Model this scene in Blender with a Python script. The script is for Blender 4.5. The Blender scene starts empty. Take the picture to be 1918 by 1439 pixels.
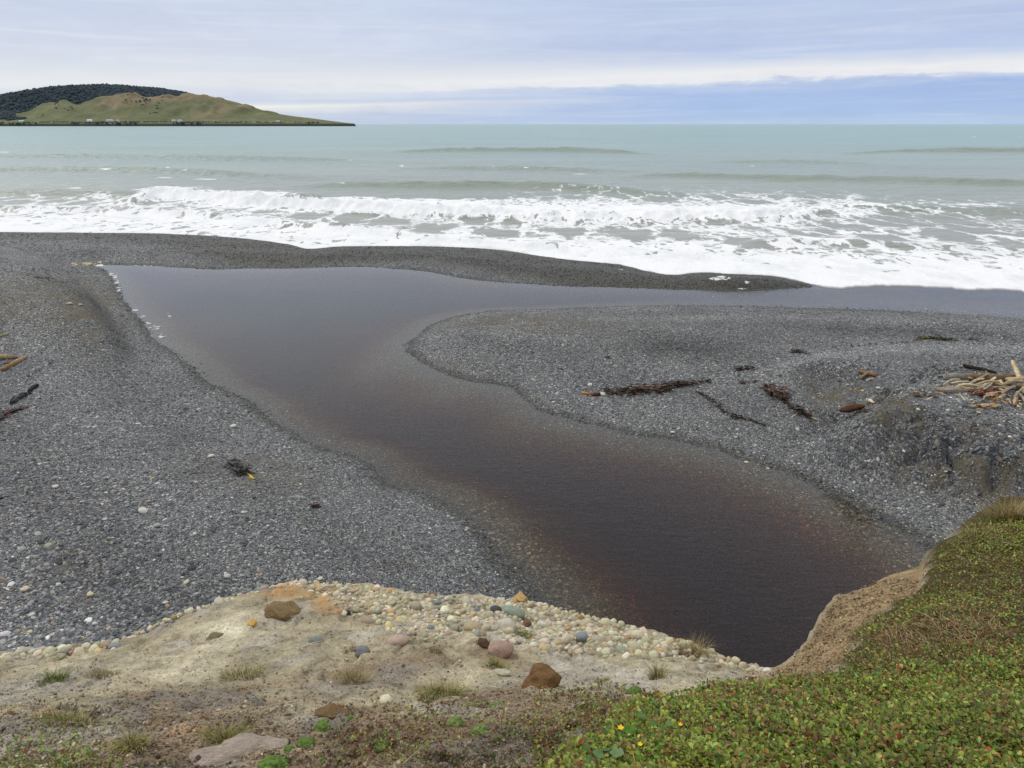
import bpy, bmesh, math, random
import numpy as np
from mathutils import Vector

random.seed(7)
RNG = np.random.default_rng(7)
SC = bpy.context.scene
COL = SC.collection

# ------------------------------------------------------------------ camera
F, CX, CY, CAMH = 1385.0, 959.0, 719.5, 7.0
PITCH = math.radians(19.36)
cam_d = bpy.data.cameras.new('camera')
cam_d.sensor_fit = 'HORIZONTAL'
cam_d.sensor_width = 36.0
cam_d.lens = 36.0 * F / 1918.0
cam_d.clip_start = 0.05
cam_d.clip_end = 60000.0
cam = bpy.data.objects.new('camera', cam_d)
cam.location = (0, 0, CAMH)
cam.rotation_euler = (math.pi / 2 - PITCH, 0, 0)
COL.objects.link(cam)
SC.camera = cam

SC.render.engine = 'CYCLES'
SC.cycles.max_bounces = 6
SC.cycles.diffuse_bounces = 2
SC.cycles.glossy_bounces = 2
SC.cycles.transmission_bounces = 2
SC.cycles.transparent_max_bounces = 10
SC.cycles.volume_bounces = 0
SC.cycles.caustics_reflective = False
SC.cycles.caustics_refractive = False
SC.cycles.use_denoising = True
SC.view_settings.view_transform = 'Standard'
SC.view_settings.look = 'None'
SC.view_settings.exposure = 0.0
SC.view_settings.gamma = 1.0
SC.view_settings.use_curve_mapping = False


def lin(r, g=None, b=None, a=1.0):
    if g is None:
        r, g, b = r
    f = lambda c: ((c / 255) / 12.92 if c <= 10.3 else (((c / 255) + 0.055) / 1.055) ** 2.4)
    return (f(r), f(g), f(b), a)


# ------------------------------------------------------------------ node helpers
class NT:
    def __init__(s, tree):
        s.t = tree
        s.n = tree.nodes
        s.l = tree.links

    def new(s, typ, **kw):
        n = s.n.new(typ)
        for k, v in kw.items():
            setattr(n, k, v)
        return n

    def put(s, sock, v):
        if isinstance(v, bpy.types.NodeSocket):
            s.l.new(v, sock)
        elif v is not None:
            sock.default_value = v

    def math(s, op, a, b=None, c=None, clamp=False):
        n = s.new('ShaderNodeMath', operation=op, use_clamp=clamp)
        for i, v in enumerate((a, b, c)):
            s.put(n.inputs[i], v)
        return n.outputs[0]

    def vmath(s, op, a, b=None):
        n = s.new('ShaderNodeVectorMath', operation=op)
        s.put(n.inputs[0], a)
        s.put(n.inputs[1], b)
        return n.outputs[0]

    def sep(s, v):
        n = s.new('ShaderNodeSeparateXYZ')
        s.put(n.inputs[0], v)
        return n.outputs

    def comb(s, x, y, z):
        n = s.new('ShaderNodeCombineXYZ')
        for i, v in enumerate((x, y, z)):
            s.put(n.inputs[i], v)
        return n.outputs[0]

    def noise(s, vec, scale, detail=4.0, rough=0.55, dist=0.0, out=0):
        n = s.new('ShaderNodeTexNoise')
        s.put(n.inputs['Vector'], vec)
        s.put(n.inputs['Scale'], scale)
        s.put(n.inputs['Detail'], detail)
        s.put(n.inputs['Roughness'], rough)
        s.put(n.inputs['Distortion'], dist)
        return n.outputs[out]

    def voronoi(s, vec, scale, feature='F1', out='Distance', rnd=1.0):
        n = s.new('ShaderNodeTexVoronoi', feature=feature)
        s.put(n.inputs['Vector'], vec)
        s.put(n.inputs['Scale'], scale)
        s.put(n.inputs['Randomness'], rnd)
        return n.outputs[out]

    def ramp(s, fac, stops, interp='LINEAR'):
        n = s.new('ShaderNodeValToRGB')
        n.color_ramp.interpolation = interp
        e = n.color_ramp.elements
        while len(e) < len(stops):
            e.new(0.5)
        for el, (p, c) in zip(e, stops):
            el.position = p
            el.color = c if len(c) == 4 else (*c, 1)
        s.put(n.inputs[0], fac)
        return n.outputs[0]

    def mix(s, fac, a, b, blend='MIX'):
        n = s.new('ShaderNodeMix', data_type='RGBA', blend_type=blend)
        s.put(n.inputs[0], fac)
        s.put(n.inputs[6], a)
        s.put(n.inputs[7], b)
        return n.outputs[2]

    def rng(s, v, a, b, c=0.0, d=1.0, smooth=False):
        n = s.new('ShaderNodeMapRange', interpolation_type='SMOOTHSTEP' if smooth else 'LINEAR')
        for i, x in enumerate((v, a, b, c, d)):
            s.put(n.inputs[i], x)
        return n.outputs[0]

    def bump(s, h, strength, dist, normal=None):
        n = s.new('ShaderNodeBump')
        n.inputs['Strength'].default_value = strength
        n.inputs['Distance'].default_value = dist
        s.put(n.inputs['Height'], h)
        if normal is not None:
            s.put(n.inputs['Normal'], normal)
        return n.outputs[0]

    def attr(s, name, typ='GEOMETRY'):
        return s.new('ShaderNodeAttribute', attribute_name=name, attribute_type=typ).outputs

    def pos(s):
        return s.new('ShaderNodeNewGeometry').outputs['Position']


def material(name):
    m = bpy.data.materials.new(name)
    m.use_nodes = True
    t = NT(m.node_tree)
    t.n.clear()
    return m, t, t.new('ShaderNodeOutputMaterial')


def principled(t, out, color, rough=0.8, normal=None, spec=0.3):
    p = t.new('ShaderNodeBsdfPrincipled')
    t.put(p.inputs['Base Color'], color)
    t.put(p.inputs['Roughness'], rough)
    t.put(p.inputs['Specular IOR Level'], spec)
    if normal is not None:
        t.put(p.inputs['Normal'], normal)
    if out is not None:
        t.l.new(p.outputs[0], out.inputs['Surface'])
    return p


# ------------------------------------------------------------------ sky and sun
SUN_EL, SUN_AZ = math.radians(48), math.radians(-52)
world = bpy.data.worlds.new('World')
SC.world = world
world.use_nodes = True
t = NT(world.node_tree)
t.n.clear()
wout = t.new('ShaderNodeOutputWorld')
bg = t.new('ShaderNodeBackground')
bg.inputs['Strength'].default_value = 0.1
t.l.new(bg.outputs[0], wout.inputs[0])
sky = t.new('ShaderNodeTexSky')
sky.sky_type = 'NISHITA'
sky.sun_disc = False
sky.sun_elevation = SUN_EL
sky.sun_rotation = SUN_AZ
gen = t.new('ShaderNodeTexCoord').outputs['Generated']
dx, dy, dz = t.sep(gen)
el = t.math('MULTIPLY', t.math('ARCSINE', dz), 57.29578)
az = t.math('MULTIPLY', t.math('ARCTAN2', dx, dy), 57.29578)
elp = t.math('MAXIMUM', el, 0.0)
band = t.noise(t.comb(t.math('MULTIPLY', az, 0.045), t.math('MULTIPLY', elp, 0.55), 3.1), 1.0, 5.0, 0.55)
fine = t.noise(t.comb(t.math('MULTIPLY', az, 0.35), t.math('MULTIPLY', elp, 1.1), 7.7), 1.0, 6.0, 0.6, 0.6)
# wobble the height of the cloud bands; the wobble shrinks near the horizon
wob = t.math('MULTIPLY', t.math('SUBTRACT', band, 0.5), t.rng(elp, 1.0, 6.0, 0.9, 3.2))
wob = t.math('ADD', wob, t.math('MULTIPLY', t.math('SUBTRACT', fine, 0.5), t.rng(elp, 1.5, 4.0, 0.15, 1.0)))
tilt = t.math('MULTIPLY', t.math('MAXIMUM', t.math('MINIMUM', az, 40.0), -40.0), 0.013)
elw = t.math('MAXIMUM', t.math('SUBTRACT', t.math('ADD', elp, wob), tilt), 0.0)
pos_ = t.math('SQRT', t.math('DIVIDE', elw, 90.0))


def rp(stops):
    return t.ramp(pos_, [(math.sqrt(e / 90.0), lin(c)) for e, c in stops])


r_right = rp([(0, (186, 208, 236)), (0.9, (172, 197, 236)), (1.9, (170, 194, 235)), (2.35, (190, 207, 236)), (2.52, (240, 242, 245)),
              (3.1, (242, 243, 245)), (3.7, (220, 227, 239)), (4.5, (188, 203, 235)), (6.0, (194, 208, 236)), (8.5, (186, 203, 233)),
              (16, (222, 228, 238)), (40, (240, 242, 246)), (90, (246, 247, 249))])
r_left = rp([(0, (196, 210, 232)), (0.8, (204, 215, 233)), (1.25, (228, 232, 236)), (1.5, (240, 240, 234)), (1.75, (206, 217, 236)), (2.3, (220, 226, 238)),
             (3.0, (231, 234, 238)), (4.2, (218, 225, 238)), (6.0, (210, 219, 237)), (8.5, (206, 217, 236)),
             (16, (226, 231, 239)), (40, (241, 243, 246)), (90, (246, 247, 249))])
lr = t.rng(az, -18.0, 16.0, 0.0, 1.0, True)
clouds = t.mix(lr, r_left, r_right)
soft = t.math('ADD', t.rng(band, 0.3, 0.7, 0.92, 1.03), t.math('MULTIPLY', t.math('SUBTRACT', fine, 0.5), 0.16))
clouds = t.vmath('MULTIPLY', clouds, t.comb(soft, soft, t.math('ADD', t.math('MULTIPLY', soft, 0.6), 0.4)))
streak = t.noise(t.comb(t.math('MULTIPLY', az, 0.07), t.math('MULTIPLY', t.math('SUBTRACT', elp, t.math('MULTIPLY', az, 0.012)), 1.9), 1.3), 1.0, 6.0, 0.62, 0.5)
stf = t.math('MULTIPLY', t.rng(streak, 0.45, 0.78, 0.0, 0.42, True), t.rng(lr, 0.0, 1.0, 1.0, 0.6))
clouds = t.mix(stf, clouds, lin(236, 238, 242))
clouds10 = t.vmath('SCALE', clouds)
clouds10.node.inputs['Scale'].default_value = 10.0
t.l.new(t.mix(0.95, sky.outputs[0], clouds10), bg.inputs[0])

sun_d = bpy.data.lights.new('sun', 'SUN')
sun_d.energy = 1.25
sun_d.angle = math.radians(14)
sun_d.color = (1.0, 0.96, 0.9)
sun = bpy.data.objects.new('sun', sun_d)
sdir = Vector((math.sin(SUN_AZ) * math.cos(SUN_EL), math.cos(SUN_AZ) * math.cos(SUN_EL), math.sin(SUN_EL)))
sun.rotation_euler = sdir.to_track_quat('Z', 'Y').to_euler()
sun.location = sdir * 60
COL.objects.link(sun)

# ------------------------------------------------------------------ maths helpers
CP, SP = math.cos(PITCH), math.sin(PITCH)


def unproj(px, py, z=0.0):
    """photo position -> point of the place at height z"""
    px, py = np.asarray(px, float), np.asarray(py, float)
    u, v = px - CX, -(py - CY)
    ry = F * CP + v * SP
    rz = -F * SP + v * CP
    k = (z - CAMH) / rz
    return u * k, ry * k


def proj(x, y, z):
    zz = z - CAMH
    d = y * CP - zz * SP
    v = y * SP + zz * CP
    return CX + F * x / d, CY - F * v / d


def smooth(a, b, x):
    q = np.clip((x - a) / (b - a), 0, 1)
    return q * q * (3 - 2 * q)


def _hash(ix, iy, seed):
    h = (ix.astype(np.int64) * 374761393 + iy.astype(np.int64) * 668265263 + seed * 974634777) & 0xFFFFFFFF
    h = ((h ^ (h >> 13)) * 1274126177) & 0xFFFFFFFF
    h = h ^ (h >> 16)
    return (h & 0xFFFFFF) / float(0xFFFFFF)


def vnoise(x, y, seed=0):
    ix, iy = np.floor(x), np.floor(y)
    fx, fy = x - ix, y - iy
    fx, fy = fx * fx * (3 - 2 * fx), fy * fy * (3 - 2 * fy)
    a, b = _hash(ix, iy, seed), _hash(ix + 1, iy, seed)
    c, d = _hash(ix, iy + 1, seed), _hash(ix + 1, iy + 1, seed)
    return (a + (b - a) * fx) * (1 - fy) + (c + (d - c) * fx) * fy


def fbm(x, y, octv=4, seed=0, gain=0.5):
    s, a, tot = 0.0, 1.0, 0.0
    for o in range(octv):
        s = s + a * (vnoise(x * 2 ** o + 17.3 * o, y * 2 ** o - 9.1 * o, seed + o) - 0.5)
        tot += a
        a *= gain
    return s / tot * 2


def catmull(pts, n=6, closed=False):
    p = np.array(pts, float)
    m = len(p)
    out = []
    for i in range(m if closed else m - 1):
        g = (lambda j: p[j % m]) if closed else (lambda j: p[min(max(j, 0), m - 1)])
        p0, p1, p2, p3 = g(i - 1), g(i), g(i + 1), g(i + 2)
        for s in np.linspace(0, 1, n, endpoint=False):
            out.append(0.5 * (2 * p1 + (p2 - p0) * s + (2 * p0 - 5 * p1 + 4 * p2 - p3) * s * s + (3 * p1 - p0 - 3 * p2 + p3) * s ** 3))
    if not closed:
        out.append(p[-1])
    return np.array(out)


def sdf(x, y, poly):
    """signed distance, negative inside"""
    shp = np.shape(x)
    X, Y = np.ravel(x), np.ravel(y)
    d2 = np.full(X.shape, 1e18)
    ins = np.zeros(X.shape, bool)
    n = len(poly)
    for i in range(n):
        ax, ay = poly[i]
        bx, by = poly[(i + 1) % n]
        ex, ey = bx - ax, by - ay
        L = ex * ex + ey * ey
        if L < 1e-12:
            continue
        wx, wy = X - ax, Y - ay
        q = np.clip((wx * ex + wy * ey) / L, 0, 1)
        d2 = np.minimum(d2, (wx - q * ex) ** 2 + (wy - q * ey) ** 2)
        if by != ay:
            c = ((ay <= Y) != (by <= Y)) & (X < ex * (Y - ay) / (by - ay) + ax)
            ins ^= c
    d = np.sqrt(d2)
    return np.where(ins, -d, d).reshape(shp)


def inpoly_px(px, py, poly):
    return sdf(px, py, np.array(poly, float))


def bilin(grid, x0, y0, step, x, y):
    gx, gy = (x - x0) / step, (y - y0) / step
    gx = np.clip(gx, 0, grid.shape[1] - 1.001)
    gy = np.clip(gy, 0, grid.shape[0] - 1.001)
    ix, iy = gx.astype(int), gy.astype(int)
    fx, fy = gx - ix, gy - iy
    return (grid[iy, ix] * (1 - fx) + grid[iy, ix + 1] * fx) * (1 - fy) + (grid[iy + 1, ix] * (1 - fx) + grid[iy + 1, ix + 1] * fx) * fy


# ------------------------------------------------------------------ mesh helpers
def mesh_np(name, verts, faces, smooth_=True):
    """verts (N,3), faces (M,k) one size"""
    me = bpy.data.meshes.new(name)
    verts = np.asarray(verts, np.float32)
    faces = np.asarray(faces, np.int32)
    m, k = faces.shape
    me.vertices.add(len(verts))
    me.vertices.foreach_set('co', verts.ravel())
    me.loops.add(m * k)
    me.loops.foreach_set('vertex_index', faces.ravel())
    me.polygons.add(m)
    me.polygons.foreach_set('loop_start', np.arange(0, m * k, k, dtype=np.int32))
    me.polygons.foreach_set('loop_total', np.full(m, k, np.int32))
    if smooth_:
        me.polygons.foreach_set('use_smooth', np.ones(m, bool))
    me.update(calc_edges=True)
    return me


def grid_faces(rows, cols):
    a = np.arange(rows * cols).reshape(rows, cols)
    return np.stack([a[:-1, :-1], a[:-1, 1:], a[1:, 1:], a[1:, :-1]], -1).reshape(-1, 4)


def set_attr(me, name, data, typ='FLOAT', dom='POINT'):
    at = me.attributes.new(name, typ, dom)
    key = {'FLOAT': 'value', 'FLOAT_COLOR': 'color', 'FLOAT_VECTOR': 'vector', 'INT': 'value'}[typ]
    at.data.foreach_set(key, np.ascontiguousarray(data, np.int32 if typ == 'INT' else np.float32).ravel())


def link(name, me, mat=None, parent=None, loc=None, rot=None, label=None, cat=None, group=None, kind=None):
    o = bpy.data.objects.new(name, me)
    COL.objects.link(o)
    if mat is not None and me is not None and len(me.materials) == 0:
        me.materials.append(mat)
    if parent is not None:
        o.parent = parent
    if loc is not None:
        o.location = loc
    if rot is not None:
        o.rotation_euler = rot
    for k, v in (('label', label), ('category', cat), ('group', group), ('kind', kind)):
        if v:
            o[k] = v
    return o


class MB:
    """collects pieces for one mesh"""
    def __init__(s):
        s.v, s.f, s.c = [], [], []

    def add(s, verts, faces, col=None):
        b = len(s.v)
        s.v.extend([tuple(p) for p in verts])
        s.f.extend([tuple(i + b for i in f) for f in faces])
        if col is not None:
            s.c.extend([col] * len(verts))

    def tube(s, path, radii, sides=8, col=None, rough=0.0, squash=1.0):
        path = [Vector(p) for p in path]
        n = len(path)
        b = len(s.v)
        up = Vector((0, 0, 1))
        ref = None
        for i, p in enumerate(path):
            d = (path[min(i + 1, n - 1)] - path[max(i - 1, 0)]).normalized()
            if ref is None:
                ref = d.cross(up)
                if ref.length < 0.1:
                    ref = d.cross(Vector((1, 0, 0)))
                ref.normalize()
            ref = (ref - d * ref.dot(d)).normalized()
            bi = d.cross(ref)
            for k in range(sides):
                a = 2 * math.pi * k / sides
                r = radii[i] * (1 + random.uniform(-rough, rough))
                s.v.append(tuple(p + ref * (math.cos(a) * r) + bi * (math.sin(a) * r * squash)))
                if col is not None:
                    s.c.append(col(i, k) if callable(col) else col)
        for i in range(n - 1):
            for k in range(sides):
                q = (k + 1) % sides
                s.f.append((b + i * sides + k, b + i * sides + q, b + (i + 1) * sides + q, b + (i + 1) * sides + k))
        s.f.append(tuple(b + k for k in reversed(range(sides))))
        s.f.append(tuple(b + (n - 1) * sides + k for k in range(sides)))

    def mesh(s, name, smooth_=True):
        me = bpy.data.meshes.new(name)
        me.from_pydata(s.v, [], s.f)
        if smooth_:
            me.polygons.foreach_set('use_smooth', np.ones(len(me.polygons), bool))
        if s.c:
            set_attr(me, 'col', np.array([(c if len(c) == 4 else (*c, 1)) for c in s.c]), 'FLOAT_COLOR')
        me.update()
        return me


def ico(sub):
    bm = bmesh.new()
    bmesh.ops.create_icosphere(bm, subdivisions=sub, radius=1.0)
    v = np.array([x.co[:] for x in bm.verts])
    f = np.array([[x.index for x in fc.verts] for fc in bm.faces])
    bm.free()
    return v, f


ICO1, ICO2, ICO3 = ico(1), ico(2), ico(3)


def noise3(v, sc, seed):
    return (fbm(v[:, 0] * sc + 3.1 + seed, v[:, 1] * sc + v[:, 2] * sc * 0.7, 3, seed) +
            fbm(v[:, 1] * sc - 5.7, v[:, 2] * sc + v[:, 0] * sc * 0.6 + seed, 3, seed + 31)) * 0.5


def stone_mesh(name, seed, base=ICO2, bump=0.18, square=0.0, mat=None, sc=1.1, facets=0):
    v, f = base
    v = v.copy()
    if square:
        v = np.sign(v) * np.abs(v) ** (1 - square)
        v /= np.linalg.norm(v, axis=1).max()
    r = np.random.default_rng(seed)
    for _ in range(facets):
        n = r.normal(size=3)
        n /= np.linalg.norm(n)
        dcut = r.uniform(0.55, 0.8)
        ex = np.maximum(v @ n - dcut, 0)
        v -= ex[:, None] * n * 0.85
    v *= (1 + bump * noise3(v, sc, seed) * 1.6)[:, None]
    me = mesh_np(name, v, f)
    if mat:
        me.materials.append(mat)
    return me


def gn_scatter(name, pts, rot, scale, col, sources, idx, mat, kind='stuff', parent=None, label=None):
    """ONE object of kind stuff: source shapes repeated on a cloud of points"""
    me = bpy.data.meshes.new(name)
    me.vertices.add(len(pts))
    me.vertices.foreach_set('co', np.asarray(pts, np.float32).ravel())
    set_attr(me, 'rot', rot, 'FLOAT_VECTOR')
    set_attr(me, 'scl', scale, 'FLOAT_VECTOR')
    set_attr(me, 'col', col, 'FLOAT_COLOR')
    set_attr(me, 'idx', idx, 'INT')
    o = link(name, me, mat, parent, kind=kind, label=label)
    g = bpy.data.node_groups.new(name + '_scatter', 'GeometryNodeTree')
    g.interface.new_socket('Geometry', in_out='INPUT', socket_type='NodeSocketGeometry')
    g.interface.new_socket('Geometry', in_out='OUTPUT', socket_type='NodeSocketGeometry')
    q = NT(g)
    gi, go = q.new('NodeGroupInput'), q.new('NodeGroupOutput')
    join = q.new('GeometryNodeJoinGeometry')
    insts = []
    for s in sources:
        oi = q.new('GeometryNodeObjectInfo', transform_space='ORIGINAL')
        oi.inputs['Object'].default_value = s
        oi.inputs['As Instance'].default_value = False
        sm = q.new('GeometryNodeSetMaterial')
        sm.inputs['Material'].default_value = mat
        q.l.new(oi.outputs['Geometry'], sm.inputs[0])
        gti = q.new('GeometryNodeGeometryToInstance')
        q.l.new(sm.outputs[0], gti.inputs[0])
        insts.append(gti)
    for x in reversed(insts):
        q.l.new(x.outputs[0], join.inputs[0])
    iop = q.new('GeometryNodeInstanceOnPoints')
    q.l.new(gi.outputs[0], iop.inputs['Points'])
    q.l.new(join.outputs[0], iop.inputs['Instance'])
    iop.inputs['Pick Instance'].default_value = True

    def na(nm, dt):
        n = q.new('GeometryNodeInputNamedAttribute', data_type=dt)
        n.inputs['Name'].default_value = nm
        return n.outputs['Attribute']
    q.l.new(na('idx', 'INT'), iop.inputs['Instance Index'])
    q.l.new(na('rot', 'FLOAT_VECTOR'), iop.inputs['Rotation'])
    q.l.new(na('scl', 'FLOAT_VECTOR'), iop.inputs['Scale'])
    q.l.new(iop.outputs[0], go.inputs[0])
    md = o.modifiers.new('scatter', 'NODES')
    md.node_group = g
    return o


# ------------------------------------------------------------------ the outlines of the place
stream_px = [(1030, 1170), (1010, 1125), (988, 1100), (972, 1081), (943, 1052), (908, 1008), (866, 969), (796, 926), (732, 915), (700, 880), (640, 850), (597, 840), (547, 814),
             (497, 780), (467, 750), (414, 734), (377, 704), (350, 679), (324, 660), (284, 630), (260, 597), (230, 567), (220, 537), (207, 517), (190, 503), (178, 496),
             (280, 498), (380, 504), (470, 503), (560, 502), (640, 500), (720, 502), (800, 509), (860, 520), (930, 528), (1000, 532), (1080, 537), (1150, 538), (1220, 541),
             (1300, 543), (1400, 544), (1470, 540), (1520, 538), (1580, 530), (1700, 520), (1918, 515), (2500, 505),
             (2500, 640), (2200, 613), (1918, 597), (1800, 590), (1650, 582), (1500, 577), (1350, 573), (1200, 573), (1100, 576), (1000, 580), (920, 583), (850, 593), (810, 608),
             (785, 625), (768, 645), (766, 662), (790, 680), (830, 700), (880, 715), (930, 720), (965, 735), (985, 750), (1010, 770), (1050, 778), (1120, 795), (1200, 815),
             (1280, 830), (1350, 845), (1420, 870), (1480, 890), (1540, 915), (1600, 945), (1660, 975), (1710, 1000), (1745, 1025), (1790, 1060), (1850, 1100), (1900, 1250),
             (1750, 1500), (1300, 1500), (1100, 1300)]
sp = catmull(stream_px, 2, True)
STREAM = np.stack(unproj(sp[:, 0], sp[:, 1]), -1)
sea_px = [(-600, 428), (-300, 431), (0, 435), (150, 436), (300, 438), (420, 444), (500, 452), (545, 459), (572, 466), (600, 465), (640, 462), (740, 461), (850, 463), (930, 468),
          (1000, 478), (1080, 488), (1160, 496), (1210, 508), (1260, 515), (1310, 511), (1360, 513), (1440, 517), (1490, 526), (1540, 535), (1600, 537), (1700, 534), (1800, 539),
          (1918, 545), (2100, 556), (2600, 590)]
sl = catmull(sea_px, 4)
sx, sy = unproj(sl[:, 0], sl[:, 1])
SEA = np.concatenate([np.stack([sx, sy], -1), [[sx[-1] + 40, 140], [sx[0] - 40, 140]]])
SEA_K, SEA_Y = sx / sy, sy
terr = catmull([(-700, 500), (-200, 503), (0, 506), (70, 519), (130, 546), (180, 592), (212, 640), (236, 700), (250, 760)], 5)
tx, ty = unproj(terr[:, 0], terr[:, 1])
TERRACE = np.concatenate([np.stack([tx, ty], -1), [[-14, 10], [-70, 10]]])

# humps and hollows: photo x, y of the centre, radii in metres (across, away), height
humps = [(1830, 770, 3.0, 1.8, 0.12), (1640, 700, 2.2, 0.8, 0.10),
         (1260, 650, 5.0, 2.2, 0.22), (1000, 620, 4.0, 2.0, 0.06), (1700, 648, 6.0, 1.4, -0.10), (1900, 610, 8.0, 2.0, 0.12), (80, 590, 5.0, 4.0, 0.16), (740, 1060, 0.7, 0.25, -0.05),
         (1380, 520, 2.2, 1.0, 0.14), (1430, 700, 1.6, 1.0, 0.05), (350, 1000, 3.0, 1.2, 0.10)]
HUMPS = [(*unproj(a, b, 0.4), c, d, e) for a, b, c, d, e in humps]


mound_px = [(1640, 762), (1690, 748), (1740, 758), (1800, 778), (1860, 792), (1935, 800), (2250, 820), (2250, 640), (1930, 668), (1800, 700), (1700, 728)]
_mp = catmull(mound_px, 3, True)
MOUND = np.stack(unproj(_mp[:, 0], _mp[:, 1], 1.45), -1)
hollow_px = [(1508, 716), (1530, 706), (1570, 708), (1620, 716), (1650, 735), (1620, 762), (1560, 768), (1520, 748)]
_hp = catmull(hollow_px, 3, True)
HOLLOW = np.stack(unproj(_hp[:, 0], _hp[:, 1], 0.4), -1)
SHOALS = [(*unproj(a, b, 0), c, d, e) for a, b, c, d, e in [(700, 690, 1.6, 2.6, 0.85), (820, 740, 1.6, 1.0, 0.7), (600, 610, 4.0, 3.5, 0.5), (1000, 800, 1.8, 0.7, 0.5), (1350, 560, 3.5, 2.2, 0.7), (1650, 562, 6.0, 2.6, 0.92), (1950, 575, 6.0, 3.0, 0.92)]]
QX0, QY0, QST = -53.0, 2.5, 0.25
_qx, _qy = np.meshgrid(np.arange(QX0, 51, QST), np.arange(QY0, 64, QST))
Q_STREAM, Q_SEA, Q_TERR = sdf(_qx, _qy, STREAM), sdf(_qx, _qy, SEA), sdf(_qx, _qy, TERRACE)
Q_MOUND, Q_HOLL = sdf(_qx, _qy, MOUND), sdf(_qx, _qy, HOLLOW)


def beach_raw(x, y):
    ds = bilin(Q_STREAM, QX0, QY0, QST, x, y) + 0.10 * fbm(x * 2.2, y * 2.2, 3, 11) + 0.12 * fbm(x * 0.5, y * 0.5, 2, 12)
    de = bilin(Q_SEA, QX0, QY0, QST, x, y)
    din = np.maximum(-ds, 0)
    far = smooth(22, 34, y)
    depth = 0.085 * din + (0.30 - 0.22 * far) * np.maximum(din - 0.8, 0)
    depth = 1.9 * (1 - np.exp(-depth / 1.9))
    for hx, hy, rx, ry, a in SHOALS:
        depth = depth * (1 - a * np.exp(-((x - hx) / rx) ** 2 - ((y - hy) / ry) ** 2))
    up = np.where(ds > 0, 0.85 * (1 - np.exp(-np.maximum(ds, 0) * 0.17 / 0.85)), -depth)
    hs = np.where(de > 0, 0.6 * (1 - np.exp(-np.maximum(de, 0) * 0.13 / 0.6)), np.maximum(de * 0.09, -2.5))
    k = 0.06
    h = -k * np.logaddexp(-up / k, -hs / k) + k * 0.3 * smooth(0, .4, np.minimum(up, hs))
    tr = bilin(Q_TERR, QX0, QY0, QST, x, y)
    h = h + 0.85 * smooth(0.55, -0.35, tr + 0.25 * fbm(x * 0.6, y * 0.6, 2, 28)) * smooth(19, 25, y) * smooth(0.3, 2.0, ds)
    land = smooth(-0.2, 1.0, ds) * smooth(0.0, 1.0, de)
    for hx, hy, rx, ry, a in HUMPS:
        h = h + a * np.exp(-((x - hx) / rx) ** 2 - ((y - hy) / ry) ** 2) * land
    h = h + land * (0.07 * fbm(x * 0.45, y * 0.6, 3, 21) + 0.03 * fbm(x * 1.7, y * 1.9, 3, 22))
    # the eroded mound under the driftwood, its lumpy face towards the stream, and the scooped hollow beside it
    md = bilin(Q_MOUND, QX0, QY0, QST, x, y) + 0.35 * fbm(x * 0.9, y * 0.9, 3, 23)
    h = h + land * 0.95 * smooth(1.35, -0.1, md)
    fz = np.exp(-((md - 0.65) / 0.75) ** 2) * smooth(0.6, 2.2, ds)
    h = h + land * fz * (0.42 * fbm(x * 1.4, y * 1.8, 3, 24) + 0.30 * np.abs(fbm(x * 2.6, y * 3.2, 3, 25)) - 0.25 * smooth(0.12, 0.0, np.abs(fbm(x * 1.9 + 7, y * 2.3, 3, 27))))
    hd = bilin(Q_HOLL, QX0, QY0, QST, x, y) + 0.15 * fbm(x * 1.5, y * 1.5, 2, 26)
    h = h - land * 0.30 * smooth(0.35, -0.45, hd) + land * 0.12 * np.exp(-((hd - 0.4) / 0.35) ** 2)
    return h, ds, de


GX0, GY0, GST = -52.0, 3.0, 0.11
gx, gy = np.meshgrid(np.arange(GX0, 50, GST), np.arange(GY0, 63, GST))
GH, GDS, GDE = beach_raw(gx, gy)
beach_h = lambda x, y: bilin(GH, GX0, GY0, GST, x, y)
beach_ds = lambda x, y: bilin(GDS, GX0, GY0, GST, x, y)
beach_de = lambda x, y: bilin(GDE, GX0, GY0, GST, x, y)


def beach_at(px, py):
    z = np.zeros(np.shape(px)) + 0.2
    for _ in range(12):
        x, y = unproj(px, py, z)
        z = 0.5 * z + 0.5 * beach_h(x, y)
    x, y = unproj(px, py, z)
    # the steep mound: walk along the line of sight instead
    px, py = np.asarray(px, float), np.asarray(py, float)
    m = (px > 1380) & (py > 640) & (py < 960)
    if m.any():
        u, v = px[m] - CX, -(py[m] - CY)
        ry, rz = F * CP + v * SP, -F * SP + v * CP
        kx, kz = u / ry, rz / ry
        yb = np.full(u.shape, 40.0)
        hit = np.zeros(u.shape, bool)
        for yq in np.arange(9.0, 36.0, 0.12):
            b = (~hit) & (CAMH + kz * yq <= beach_h(kx * yq, np.full(u.shape, yq)))
            yb = np.where(b, yq, yb)
            hit |= b
        lo, hi = yb - 0.12, yb.copy()
        for _ in range(5):
            md = 0.5 * (lo + hi)
            b = CAMH + kz * md <= beach_h(kx * md, md)
            hi, lo = np.where(b, md, hi), np.where(b, lo, md)
        x, y = x.copy(), y.copy()
        x[m], y[m] = np.where(hit, kx * hi, x[m]), np.where(hit, hi, y[m])
    return x, y, beach_h(x, y)


def blob(px, py, cx, cy, rx, ry):
    return np.exp(-((px - cx) / rx) ** 2 - ((py - cy) / ry) ** 2)


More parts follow.
